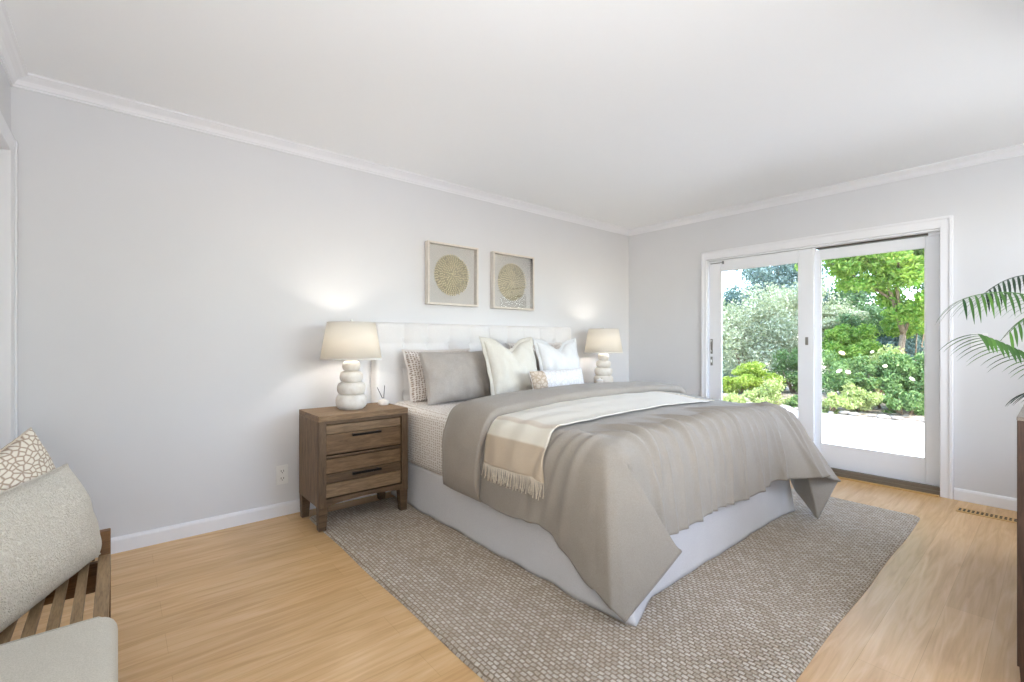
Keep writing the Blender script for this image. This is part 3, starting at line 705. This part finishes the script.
# ------------------------------------------------------------------ nightstands
def nightstand(loc, label, group=None, rugleg=.012):
    W, D_, Hh = .585, .390, .70
    r = empty('nightstand', loc, label=label, cat='nightstand', group=group)
    x0, x1, yf, yb = -W / 2, W / 2, -D_, 0
    boxes('top_panel', [(x0, x1, yf, yb, Hh - .035, Hh)], 'rustic_oak_top', r, bev=.002)
    boxes('side_panel', [(x0, x0 + .03, yf + .03, yb, .15, Hh - .035)], 'rustic_side', r)
    boxes('side_panel', [(x1 - .03, x1, yf + .03, yb, .15, Hh - .035)], 'rustic_side', r)
    boxes('back_panel', [(x0 + .03, x1 - .03, -.015, yb, .15, Hh - .035)], 'rustic_side', r)
    boxes('bottom_panel', [(x0 + .03, x1 - .03, yf + .04, -.015, .165, .185)], 'rustic_side', r)
    boxes('stile', [(x0, x0 + .045, yf, yf + .03, .15, Hh - .035)], 'rustic_stile', r)
    boxes('stile', [(x1 - .045, x1, yf, yf + .03, .15, Hh - .035)], 'rustic_stile', r)
    boxes('top_rail', [(x0 + .045, x1 - .045, yf, yf + .03, Hh - .055, Hh - .035)], 'rustic_dark', r)
    boxes('divider_rail', [(x0 + .045, x1 - .045, yf + .004, yf + .03, .440, .455)], 'rustic_dark', r)
    # apron with a shallow arch
    prof = []
    K = 20
    for k in range(K + 1): u = k / K; prof.append((x0 + .045 + (W - .09) * u, .150 + .022 * math.sin(PI * u) ** .6))
    V = [(x, yf, z) for x, z in prof] + [(x, yf, .197) for x, z in prof] + [(x, yf + .03, z) for x, z in prof] + [(x, yf + .03, .197) for x, z in prof]
    n = K + 1; Fc = []
    for k in range(K): Fc += [(k, k + 1, n + k + 1, n + k), (2 * n + k + 1, 2 * n + k, 3 * n + k, 3 * n + k + 1), (k + 1, k, 2 * n + k, 2 * n + k + 1), (n + k, n + k + 1, 3 * n + k + 1, 3 * n + k)]
    pyd('apron', V, Fc, 'rustic_dark', r, False)
    for (za, zb, mids, mats) in ((.459, .641, (.585,), ('rustic_oak', 'rustic_light')), (.201, .436, (.285, .345), ('rustic_light', 'rustic_dark', 'rustic_oak'))):
        d = empty('drawer', (0, 0, 0)); d.parent = r
        zz = [za] + list(mids) + [zb]
        boxes('drawer_box', [(x0 + .055, x1 - .055, yf + .03, -.04, za + .01, zb - .02)], 'rustic_side', d)
        for q in range(len(zz) - 1):
            boxes('drawer_board', [(x0 + .049, x1 - .049, yf + .012, yf + .03, zz[q] + .002, zz[q + 1] - .002)], mats[q], d, bev=.0015)
        hz = .568 if za > .4 else .328
        boxes('handle', [(-.095, .095, yf - .022, yf - .010, hz - .007, hz + .007), (-.085, -.072, yf - .012, yf + .012, hz - .005, hz + .005), (.072, .085, yf - .012, yf + .012, hz - .005, hz + .005)], 'black_metal', d, bev=.002)
    for lx in (-1, 1):
        taper('leg', lx * (W / 2 - .026), yf + .03, rugleg, .152, .021, .028, 'rustic_dark', r, dx=-lx * .004)
        taper('leg', lx * (W / 2 - .026), -.03, .0, .152, .021, .028, 'rustic_dark', r, dx=-lx * .004)
    return r
nightstand((-3.443, -.088, 0), 'rustic brown wooden two-drawer nightstand under the left lamp')
nightstand((-.79, -.088, 0), 'matching wooden nightstand hidden behind the bed, under the right lamp')

# ------------------------------------------------------------------ table lamps
def table_lamp(loc, label, rz=0):
    r = empty('table_lamp', loc, rz, label=label, cat='lamp')
    prof = [(.0, 0), (.070, 0), (.076, .004)]
    zc = [(.050, .100, .048), (.136, .092, .041), (.213, .075, .037), (.284, .058, .036)]
    prof = [(.001, .0), (.078, .001)]
    zlo = .004
    for (z, rr, hh) in zc:
        for k in range(11):
            a = -PI / 2 + PI * k / 10
            prof.append((rr - .034 * (1 - max(math.cos(a), 0) ** .75), z + hh * math.sin(a)))
    prof += [(.022, .321), (.012, .324), (.001, .325)]
    lathe('lamp_base', prof, 'ceramic_white', r, 48)
    lathe('lamp_socket', [(.001, .322), (.014, .323), (.014, .352), (.001, .353)], 'steel', r, 16)
    zb, zt, rb, rt = .328, .575, .196, .153
    lathe('lamp_shade', [(rb, zb), (rt, zt), (rt - .002, zt), (rb - .002, zb)], 'lamp_shade_fabric', r, 64, closed=True)
    for (rr, z) in ((rb, zb + .004), (rt, zt - .004)):
        lathe('shade_trim', [(rr + .001, z - .005), (rr + .001, z + .005), (rr - .004, z + .005), (rr - .004, z - .005)], 'shade_lining', r, 64, closed=True)
    parts = [tube_geo([(0, 0, .35), (.035, 0, .40), (.045, 0, .45), (.03, 0, .52), (0, 0, zt - .006)], .002, 6), tube_geo([(0, 0, .35), (-.035, 0, .40), (-.045, 0, .45), (-.03, 0, .52), (0, 0, zt - .006)], .002, 6)]
    for k in range(3): a = k * 2 * PI / 3; parts.append(tube_geo([(0, 0, zt - .008), (rt * math.cos(a), rt * math.sin(a), zt - .006)], .0018, 6))
    V, Fc = join_geo(parts); pyd('harp', V, Fc, 'steel', r)
    lathe('finial', [(.001, zt - .01), (.005, zt - .008), (.005, zt + .002), (.010, zt + .010), (.008, zt + .020), (.001, zt + .023)], 'plastic_white', r, 16)
    lathe('bulb', [(.001, .352), (.013, .355), (.016, .38), (.028, .41), (.029, .43), (.020, .452), (.001, .460)], 'bulb_glow', r, 20)
    pl = light('bulb_light', 'POINT', (0, 0, .43), 16, (1, .91, .81), radius=.035); pl.parent = r
    return r
table_lamp((-3.455, -.265, .70), 'white ribbed ceramic lamp with lit drum shade on the left nightstand')
table_lamp((-.82, -.275, .70), 'white ribbed ceramic lamp with lit drum shade right of the bed, by the corner')
# reed diffuser
r = empty('reed_diffuser', (-3.215, -.235, .70), label='small white pot with two dark reeds beside the left lamp', cat='diffuser')
lathe('pot', [(.001, 0), (.034, 0), (.038, .006), (.038, .026), (.034, .033), (.012, .036), (.010, .045), (.007, .045), (.006, .034), (.001, .033)], 'ceramic_white', r, 32)
tube('reed', [(0, 0, .034), (-.045, .0, .125)], .0022, 'slot_dark', r, 6); tube('reed', [(.002, 0, .034), (.012, .005, .135)], .0022, 'slot_dark', r, 6)
r = empty('candle_jar', (-.945, -.33, .70), label='small white lidded candle jar beside the right lamp base', cat='candle')
lathe('jar', [(.001, 0), (.030, 0), (.033, .004), (.033, .05), (.001, .05)], 'ceramic_white', r, 28)
lathe('lid', [(.001, .05), (.034, .05), (.034, .060), (.010, .064), (.006, .076), (.001, .078)], 'plastic_white', r, 28)

# ------------------------------------------------------------------ framed wall art
def wall_art(x, z, label, seed, w_=.50):
    r = empty('wall_art', (x, 0, z), label=label, cat='picture frame', group=None); hw = w_ / 2; hh = .255; d = .052; t = .016
    boxes('frame', [(-hw, -hw + t, -d, -.002, -hh, hh), (hw - t, hw, -d, -.002, -hh, hh), (-hw + t, hw - t, -d, -.002, hh - t, hh), (-hw + t, hw - t, -d, -.002, -hh, -hh + t)], 'frame_wood', r, bev=.0015)
    boxes('backing', [(-hw + t, hw - t, -.008, -.003, -hh + t, hh - t)], 'art_backing', r, bev=0)
    boxes('glass', [(-hw + t, hw - t, -d + .006, -d + .009, -hh + t, hh - t)], 'clear_glass', r, bev=0)
    random.seed(seed); bm = bmesh.new(); rr = .012; ring = 0
    while rr < .172:
        k = max(6, int(2 * PI * rr / .021))
        for i in range(k):
            a = 2 * PI * i / k + ring * .4
            if random.random() < .10: continue
            M = Matrix.Translation((rr * math.cos(a), -.017 - random.uniform(0, .004), rr * math.sin(a))) @ Matrix.Rotation(-a + random.uniform(-.3, .3), 4, 'Y') @ Matrix.Diagonal((.0105, .008, .0062, 1))
            bmesh.ops.create_icosphere(bm, subdivisions=1, radius=1, matrix=M)
        rr += .0172; ring += 1
    me = bpy.data.meshes.new('medallion'); bm.to_mesh(me); bm.free(); md_ = link('medallion', me, 'art_gold', r)
    o = lathe('medallion_disc', [(.001, 0), (.165, 0), (.165, .004), (.001, .006)], 'art_shadow', r, 48); o.rotation_euler = (PI / 2, 0, 0); o.location = (0, -.008, 0)
wall_art(-2.50, 1.703, 'square shadow box frame with gold disc, the left one above the headboard', 1)
wall_art(-1.835, 1.70, 'square shadow box frame with pale disc, the right one above the headboard', 2)

# ------------------------------------------------------------------ slatted bench, its cushion and pillows
bn = empty('slatted_bench', (0, 0, 0), label='brown wooden slatted bench at the left edge, beside the camera', cat='bench')
bz = .40; bxr = -4.664; bxl = -5.32; byf = -1.13; byn = -2.72
k = 0; x = bxr - .035 - .02
boxes('edge_board', [(bxr - .033, bxr, byn, byf - .03, bz - .02, bz + .002)], 'bench_oak', bn, bev=.002)
boxes('edge_board', [(bxl, bxl + .033, byn, byf - .03, bz - .02, bz + .002)], 'bench_oak', bn, bev=.002)
while x > bxl + .06:
    boxes('slat', [(x - .024, x, byn + .01, byf - .005, bz - .018, bz)], 'bench_oak', bn, bev=.002); x -= .0452
boxes('end_rail', [(bxl, bxr - .004, byf - .035, byf - .010, bz - .12, bz - .020)], 'bench_dark', bn); boxes('end_rail', [(bxl, bxr - .004, byn, byn + .025, bz - .12, bz - .020)], 'bench_dark', bn)
boxes('side_rail', [(bxr - .030, bxr - .008, byn + .025, byf - .035, bz - .09, bz - .022)], 'bench_dark', bn); boxes('side_rail', [(bxl, bxl + .022, byn + .025, byf - .035, bz - .09, bz - .022)], 'bench_dark', bn)
for lx in (bxr - .016, bxl + .016):
    for ly, top in ((byf, .482), (byn + .012, bz - .018)):
        boxes('leg', [(lx - .016, lx + .016, ly - .028 if top > .45 else ly - .04, ly + .004 if top > .45 else ly - .012, 0, top)], 'bench_dark', bn, bev=.003)
boxes('post', [(bxr - .050, bxr - .042, byf - .012, byf, bz - .02, .476)], 'bench_dark', bn, bev=.002)
# seat cushion
def seat_cushion():
    x0, x1, y0, y1, z0, z1 = -5.28, -4.645, -2.70, -1.835, bz + .004, .50
    bm = bmesh.new(); box(bm, x0, x1, y0, y1, z0, z1, .035, 5)
    for v in bm.verts:
        if v.co.z > .46: v.co.z += .006 * noise_xy(v.co.x, v.co.y, 5)
    me = bpy.data.meshes.new('seat_cushion'); bm.to_mesh(me); bm.free()
    o = link('seat_cushion', me, 'cushion_cream', None, label='flat cream seat cushion on the slatted bench, bottom left', cat='cushion')
    V, Fc = tube_geo([(x1 - .035, y0 + .03, z1 - .002), (x1 - .02, y0 + .03, z1 - .008), (x1 - .02, y1 - .035, z1 - .008), (x1 - .035, y1 - .015, z1 - .006), (x0 + .03, y1 - .015, z1 - .006)], .003, 6)
    pyd('piping', V, Fc, 'cushion_cream', o)
seat_cushion()
pillow('boucle_pillow', .62, .33, .20, 'boucle', (-4.815, -1.455, bz + .012), .28, math.radians(66.8), 0, .03, seed=11, wr=.006, sharp=.5, cat='cushion', label='fluffy off-white textured cushion leaning on the slatted bench')
_R = Matrix.Rotation(math.radians(62), 4, 'Z') @ Matrix.Rotation(-.22, 4, 'X') @ Matrix.Rotation(math.radians(-16), 4, 'Y')
_t = Vector((-4.865, -1.11, .855)) - _R @ Vector((.228, 0, .445))
pillow('coral_print_pillow', .46, .45, .14, 'printed_coral', tuple(_t), .22, math.radians(62), math.radians(-16), .05, seed=12, wr=.006, cat='cushion', label='cream and brown coral patterned cushion behind the fluffy cushion')

# ------------------------------------------------------------------ dresser and palm at the right edge
r = empty('dresser', (-2.435, -3.232, 0), label='tall dark brown wooden dresser cut off by the right edge of the picture', cat='dresser')
L_, D2, h2 = 1.35, .46, .905
boxes('top_panel', [(.003, L_, -D2, -.002, h2 - .012, h2)], 'dresser_top', r); boxes('side_panel', [(.003, .03, -D2 + .01, -.003, .10, h2 - .012)], 'dresser_wood', r)
boxes('side_panel', [(L_ - .03, L_ - .005, -D2 + .01, -.005, .10, h2 - .03)], 'dresser_wood', r); boxes('carcass', [(.03, L_ - .03, -D2 + .01, -.025, .10, h2 - .03)], 'dresser_wood', r)
for i in range(3):
    for j in range(3):
        d = boxes('drawer', [(.04 + j * .425, .04 + j * .425 + .415, -.025, -.003, .13 + i * .245, .13 + i * .245 + .23)], 'dresser_wood', r, bev=.003)
        boxes('knob', [(.04 + j * .425 + .19, .04 + j * .425 + .225, -.004, .001, .235 + i * .245, .25 + i * .245)], 'black_metal', d, bev=.003)
for lx in (.03, L_ - .03):
    for ly in (-.03, -D2 + .04): taper('leg', lx, ly, 0, .10, .016, .022, 'dresser_wood', r)
pm = empty('potted_palm', (0, 0, 0), label='green palm plant standing on the dresser at the right edge', cat='plant')
pc = at(1088, 430, 1.93); pc.z = .90; pc.y = min(pc.y, -3.40)
o = lathe('pot', [(.001, 0), (.065, 0), (.078, .01), (.095, .12), (.10, .15), (.092, .152), (.085, .13), (.001, .125)], 'ceramic_white', pm, 32); o.location = pc
o = lathe('soil', [(.001, .128), (.086, .130), (.086, .134), (.001, .136)], 'garden_soil', pm, 24); o.location = pc
def frond(ctrl, nl, ll, droop, mat, seed, wmax=.0055):
    random.seed(seed); P = [Vector(c) for c in ctrl]
    def bez(t):
        a = P[:]
        while len(a) > 1: a = [a[i].lerp(a[i + 1], t) for i in range(len(a) - 1)]
        return a[0]
    K = 24; pts = [bez(k / K) for k in range(K + 1)]; parts = [tube_geo(pts, [.0045 * (1 - k / K * .75) for k in range(K + 1)], 5)]
    for i in range(nl):
        t = .30 + .70 * i / (nl - 1); p = bez(t); d = (bez(min(t + .02, 1)) - bez(max(t - .02, 0))).normalized()
        side = d.cross(Vector((0, 0, 1))).normalized(); L = ll * (math.sin(PI * min(1, (t - .2) * .95)) ** .5 * .8 + .25) * random.uniform(.85, 1.1)
        for sg in (-1, 1):
            dir_ = (d * .85 + side * sg * .75 + Vector((0, 0, .12 - droop * .4))).normalized(); up = dir_.cross(side * sg).normalized()
            V = []; M_ = 7; q = p.copy(); dd = dir_.copy()
            for k in range(M_ + 1):
                f = k / M_; wdt = wmax * (math.sin(PI * min(1, f * .92 + .08)) ** .7) * (1 - f * .35)
                if k == M_: wdt = .0004
                wv = dd.cross(Vector((0, 0, 1))).normalized() * wdt
                V += [q - wv, q + Vector((0, 0, -wdt * .35)), q + wv]
                dd = (dd + Vector((0, 0, -droop * .30))).normalized(); q = q + dd * (L / M_)
            Fc = []
            for k in range(M_):
                a = 3 * k; Fc += [(a, a + 1, a + 4, a + 3), (a + 1, a + 2, a + 5, a + 4)]
            parts.append((V, Fc))
    V, Fc = join_geo(parts); pyd('frond', V, Fc, mat, pm)
b0 = pc + Vector((0, 0, .13))
frond([b0, at(1085, 300, 1.95), at(1015, 280, 1.85), at(963, 299, 1.80)], 20, .15, .6, 'palm_green', 1)
frond([b0, at(1095, 262, 2.05), at(1018, 262, 2.0), at(986, 293, 1.98)], 20, .12, .6, 'palm_dark', 2)
frond([b0, at(1080, 385, 1.85), at(1012, 345, 1.78), at(978, 334, 1.72)], 18, .14, .55, 'palm_green', 3, .0085)
frond([b0, at(1090, 300, 1.8), at(1040, 295, 1.75), at(1010, 332, 1.75)], 16, .10, .6, 'palm_green', 4)
frond([b0, at(1080, 390, 1.8), at(1050, 385, 1.75), at(1030, 392, 1.7)], 14, .11, .5, 'palm_dark', 5)
frond([b0, at(1110, 200, 2.0), at(1150, 220, 2.1), at(1200, 300, 2.2)], 20, .15, .5, 'palm_green', 6)
frond([b0, at(1100, 180, 2.0), at(1110, 170, 2.2), at(1120, 230, 2.5)], 20, .15, .5, 'palm_green', 7)

# ------------------------------------------------------------------ garden beyond the door
GZ = -.12
boxes('patio', [(.2, 4.85, -9, 6, GZ - .1, GZ)], 'patio_concrete', bev=.0, **ST)
def ground():
    V = []; Fc = []; nx, ny = 60, 60
    for j in range(ny + 1):
        for i in range(nx + 1):
            x = 4.8 + (i / nx) ** 1.6 * 40; y = -20 + 50 * j / ny
            z = GZ - .03 + .06 * sst((x - 4.8) / 1.0) - 0.12 * max(0, x - 8) * .6 + .03 * noise_xy(x, y, 2)
            V.append((x, y, z))
    n = nx + 1
    for j in range(ny):
        for i in range(nx): Fc.append((j * n + i, j * n + i + 1, (j + 1) * n + i + 1, (j + 1) * n + i))
    pyd('garden_soil', V, Fc, 'garden_soil', **ST)
ground()
rngs = np.random.default_rng(4)
def leaves(center, rad, count, size, rng, shell=.55, flat_=.0, blobs=0):
    """leaf blades scattered through an ellipsoid made of smaller clumps"""
    c = np.array(center); R_ = np.array(rad)
    if blobs:
        bc = rng.normal(size=(blobs, 3)); bc /= np.linalg.norm(bc, axis=1, keepdims=True); bc *= rng.uniform(.35, .95, (blobs, 1))
        br_ = rng.uniform(.14, .34, blobs); w_ = br_ ** 2; k = rng.choice(blobs, count, p=w_ / w_.sum())
        d = rng.normal(size=(count, 3)); d /= np.linalg.norm(d, axis=1, keepdims=True)
        P = c + (bc[k] + d * br_[k][:, None] * rng.uniform(.35, 1.25, (count, 1))) * R_
    else:
        d = rng.normal(size=(count, 3)); d /= np.linalg.norm(d, axis=1, keepdims=True)
        P = c + d * R_ * rng.uniform(shell, 1, (count, 1))
    a = rng.normal(size=(count, 3)); a /= np.linalg.norm(a, axis=1, keepdims=True); b = rng.normal(size=(count, 3)); b -= (b * a).sum(1, keepdims=True) * a; b /= np.linalg.norm(b, axis=1, keepdims=True)
    s = size * rng.uniform(.6, 1.3, (count, 1)); n_ = np.cross(a, b)
    V = np.stack([P - a * s, P - b * s * .42, P + a * s, P + b * s * .42 + n_ * s * .15], 1).reshape(-1, 3)
    return V
def quads_mesh(name, V, mat, parent, **kw):
    me = bpy.data.meshes.new(name); n = len(V); me.vertices.add(n); me.vertices.foreach_set('co', V.astype(np.float32).ravel())
    me.loops.add(n); me.loops.foreach_set('vertex_index', np.arange(n, dtype=np.int32)); me.polygons.add(n // 4); me.polygons.foreach_set('loop_start', np.arange(0, n, 4, dtype=np.int32))
    try: me.polygons.foreach_set('loop_total', np.full(n // 4, 4, dtype=np.int32))
    except Exception: pass
    me.update(calc_edges=True); return link(name, me, mat, parent, False, **kw)
def plant(name, px, py, d, rx, rz, mat, label, cat, count=5000, size=.035, blobs=26, ry=None, stem=True, gz=None, blooms=(), group=None):
    """bush or tree whose crown centre is seen at (px, py) at depth d; radii in metres"""
    c = at(px, py, d); gz = GZ if gz is None else gz
    r = empty(name, (c.x, c.y, gz), label=label, cat=cat, group=group)
    V = leaves((0, 0, c.z - gz), (rx, ry or rx, rz), count, size, rngs, blobs=blobs)
    quads_mesh('foliage', V, mat, r, kind='stuff')
    random.seed(int(px * 7 + py)); parts = []; hgt = c.z - gz
    for k in range(5 if stem else 0):
        a = random.uniform(0, 2 * PI); e = Vector((math.cos(a) * rx * .5, math.sin(a) * rx * .5, hgt + rz * random.uniform(-.1, .5))); base_ = Vector((math.cos(a) * .06, math.sin(a) * .06, -.02))
        parts.append(tube_geo([base_, base_.lerp(e, .5) + Vector((0, 0, .08 * hgt)), e], [.03 * rx + .008, .02 * rx + .006, .004], 6))
    if parts: V2, F2 = join_geo(parts); pyd('stem', V2, F2, 'bark', r)
    for (bx, by, bs, bm_) in blooms:
        p = at(bx, by, d - rx * .95) - Vector((c.x, c.y, gz)); bm = bmesh.new()
        bmesh.ops.create_icosphere(bm, subdivisions=3, radius=1)
        for v in bm.verts:
            q = v.co.copy(); a = math.atan2(q.y, q.x); k = 1 + .16 * math.sin(5 * a + 6 * q.z) + .12 * math.sin(9 * a - 8 * q.z)
            v.co = Vector((q.x * k, q.y * k, q.z * .62)) * bs * .62
        me = bpy.data.meshes.new('rose_bloom'); bm.to_mesh(me); bm.free(); o = link('rose_bloom', me, bm_, r); o.location = p; o.rotation_euler = (.5, -.5, bx)
    return r
# far backdrop trees
plant('tree', 738, 332, 30, 2.6, 3.0, 'leaf_bluegreen', 'distant blue-green tree at the upper left of the left door pane', 'tree', 9000, .12, 30)
plant('tree', 782, 290, 26, 2.7, 3.2, 'leaf_bluegreen', 'tall blue-green tree filling the top right of the left door pane', 'tree', 14000, .10, 34)
plant('tree', 850, 318, 24, 1.9, 2.0, 'leaf_bluegreen', 'dark blue-green tree seen through the right pane below the sky gap', 'tree', 9000, .10, 26)
plant('tree', 905, 310, 22, 3.0, 3.6, 'leaf_dark', 'dark green tree behind the maple in the right pane', 'tree', 14000, .10, 34)
plant('tree', 690, 345, 26, 3.0, 3.2, 'leaf_dark', 'dark tree hidden behind the left door jamb', 'tree', 5000, .12, 26)
# olive mass in the left pane
plant('olive_tree', 750, 335, 12.5, 1.35, 1.35, 'leaf_olive', 'pale grey-green olive tree filling the middle of the left pane', 'tree', 22000, .045, 44, ry=1.5)
plant('olive_tree', 800, 325, 13.5, 1.2, 1.5, 'leaf_olive', 'pale grey-green olive tree behind the door mullion', 'tree', 18000, .045, 40)
plant('shrub', 745, 378, 11, .68, .42, 'leaf_lime', 'yellow-green shrub low in the left pane below the olive tree', 'shrub', 9000, .035, 26)
plant('shrub', 795, 372, 11, .62, .55, 'leaf_rose', 'mid green shrub low in the right part of the left pane', 'shrub', 8000, .035, 26)
plant('shrub', 730, 405, 9.6, .55, .42, 'leaf_pale', 'pale yellowish shrub at the bottom left of the left pane', 'shrub', 8000, .03, 24)
plant('shrub', 772, 402, 9.4, .55, .40, 'leaf_pale', 'pale green shrub at the bottom middle of the left pane', 'shrub', 8000, .03, 24)
plant('shrub', 806, 408, 9.0, .45, .34, 'leaf_rose', 'low green shrub behind the door mullion at patio edge', 'shrub', 6000, .03, 20)
# maple
def maple():
    base_ = at(897, 400, 9.6); r = empty('maple_tree', (base_.x, base_.y, GZ), label='bright green maple tree spreading over the top of the right pane', cat='tree')
    cen = at(880, 268, 9.4) - Vector((base_.x, base_.y, GZ)); c2 = at(915, 300, 9.4) - Vector((base_.x, base_.y, GZ)); c3 = at(935, 240, 9.2) - Vector((base_.x, base_.y, GZ)); c4 = at(842, 262, 9.6) - Vector((base_.x, base_.y, GZ))
    c5 = at(860, 205, 9.6) - Vector((base_.x, base_.y, GZ))
    V = np.concatenate([leaves(cen, (.85, .9, .62), 7500, .052, rngs, blobs=30), leaves(c2, (.5, .6, .55), 3800, .05, rngs, blobs=16), leaves(c3, (.7, .8, .9), 5500, .052, rngs, blobs=22), leaves(c4, (.55, .7, .30), 2600, .05, rngs, blobs=16), leaves(c5, (1.2, 1.2, .6), 7500, .052, rngs, blobs=26)])
    quads_mesh('foliage', V, 'leaf_maple', r, kind='stuff')
    L = lambda px, py, d: at(px, py, d) - Vector((base_.x, base_.y, GZ))
    fork = L(903, 335, 9.6)
    parts = [tube_geo([(0, 0, -.05), L(898, 370, 9.6), fork], [.07, .06, .055], 8), tube_geo([fork, L(893, 300, 9.5), L(880, 262, 9.4), L(874, 235, 9.3)], [.045, .035, .025, .012], 6),
             tube_geo([fork, L(897, 290, 9.4), L(899, 250, 9.2), L(905, 210, 9.1)], [.04, .03, .022, .010], 6), tube_geo([fork, L(915, 305, 9.7), L(922, 270, 9.8), L(930, 240, 9.8)], [.04, .03, .022, .01], 6),
             tube_geo([L(893, 300, 9.5), L(868, 285, 9.6), L(845, 270, 9.7), L(828, 262, 9.8)], [.028, .020, .013, .006], 6), tube_geo([L(886, 280, 9.45), L(862, 262, 9.3), L(845, 245, 9.2)], [.022, .015, .006], 6)]
    V2, F2 = join_geo(parts); pyd('trunk', V2, F2, 'bark', r)
maple()
plant('shrub', 835, 322, 12, .75, .42, 'leaf_olive', 'grey-green feathery shrub mid-height at the left of the right pane', 'shrub', 8000, .04, 26)
plant('shrub', 870, 335, 11.5, .85, .75, 'leaf_dark', 'dark green shrub in the middle of the right pane under the maple', 'shrub', 13000, .045, 34)
plant('shrub', 905, 355, 10.5, .7, .6, 'leaf_bluegreen', 'bluish shaded shrub beside the maple trunk', 'shrub', 8000, .04, 26)
plant('rose_bush', 842, 378, 8.9, .52, .52, 'leaf_rose', 'rose bush with peach and cream blooms in the right pane', 'shrub', 9000, .032, 26, blooms=((842, 353, .075, 'petal_peach'), (839, 371, .07, 'petal_cream'), (848, 372, .065, 'petal_cream')))
plant('rose_bush', 885, 380, 8.5, .50, .50, 'leaf_rose', 'rose bush with a few pale buds below the maple', 'shrub', 9000, .032, 26, blooms=((885, 366, .05, 'petal_cream'), (872, 352, .045, 'petal_cream')))
plant('rose_bush', 922, 385, 8.2, .50, .52, 'leaf_rose', 'rose bush with one cream bloom at the right edge of the right pane', 'shrub', 9000, .032, 26, blooms=((912, 379, .065, 'petal_cream'),))
plant('shrub', 830, 405, 8.3, .36, .24, 'leaf_pale', 'low bright shrub at the patio edge, left in the right pane', 'shrub', 4500, .028, 18)
plant('shrub', 862, 398, 8.3, .36, .26, 'leaf_pale', 'low yellow-green shrub at the patio edge, middle of the right pane', 'shrub', 4000, .028, 18)
plant('shrub', 905, 405, 7.9, .38, .27, 'leaf_rose', 'low green shrub at the patio edge, right in the right pane', 'shrub', 4500, .028, 18)
plant('shrub', 960, 390, 8.5, .7, .7, 'leaf_rose', 'green shrub beyond the right door jamb, hidden by the wall', 'shrub', 4000, .035, 22)
plant('shrub', 845, 345, 10.5, .62, .50, 'leaf_maple', 'bright green leafy shrub above the peach rose blooms', 'shrub', 9000, .04, 26)
plant('shrub', 872, 372, 9.6, .60, .55, 'leaf_pale', 'light green shrub rising between the rose bushes', 'shrub', 7000, .035, 24)
plant('maple_sapling', 912, 322, 10.2, .55, .42, 'leaf_maple', 'light green leafy sapling beside the maple trunk, right of it', 'tree', 6000, .04, 24)
# fence section behind the roses
fc = at(921, 350, 11.0); r = empty('wooden_fence', (fc.x, fc.y, GZ), -.9, label='weathered brown board fence glimpsed behind the maple at right', cat='fence')
boxes('fence_board', [(-1.0 + .135 * i, -1.0 + .135 * i + .12, 0, .02, 0, 1.15) for i in range(15)], 'fence_wood', r); boxes('fence_rail', [(-1.0, 1.0, .02, .05, .25, .33), (-1.0, 1.0, .02, .05, .85, .93)], 'fence_wood', r)
# stones edging the planting bed
random.seed(8)
for i in range(26):
    y = -2.6 + i * .17 + random.uniform(-.05, .05); x = 4.93 + random.uniform(-.05, .12); s = random.uniform(.035, .075)
    bm = bmesh.new(); bmesh.ops.create_icosphere(bm, subdivisions=2, radius=1)
    for v in bm.verts: v.co *= 1 + .3 * noise.noise(v.co * 1.3 + Vector((i * 3.1, 0, 0)))
    for v in bm.verts: v.co = Vector((v.co.x * s, v.co.y * s * 1.3, v.co.z * s * .6))
    me = bpy.data.meshes.new('stone'); bm.to_mesh(me); bm.free()
    o = link('stone', me, 'rock', None, label='small grey stone edging the planting bed beyond the patio', cat='stone', group='stones along the planting bed'); o.location = (x, y, GZ + s * .35)
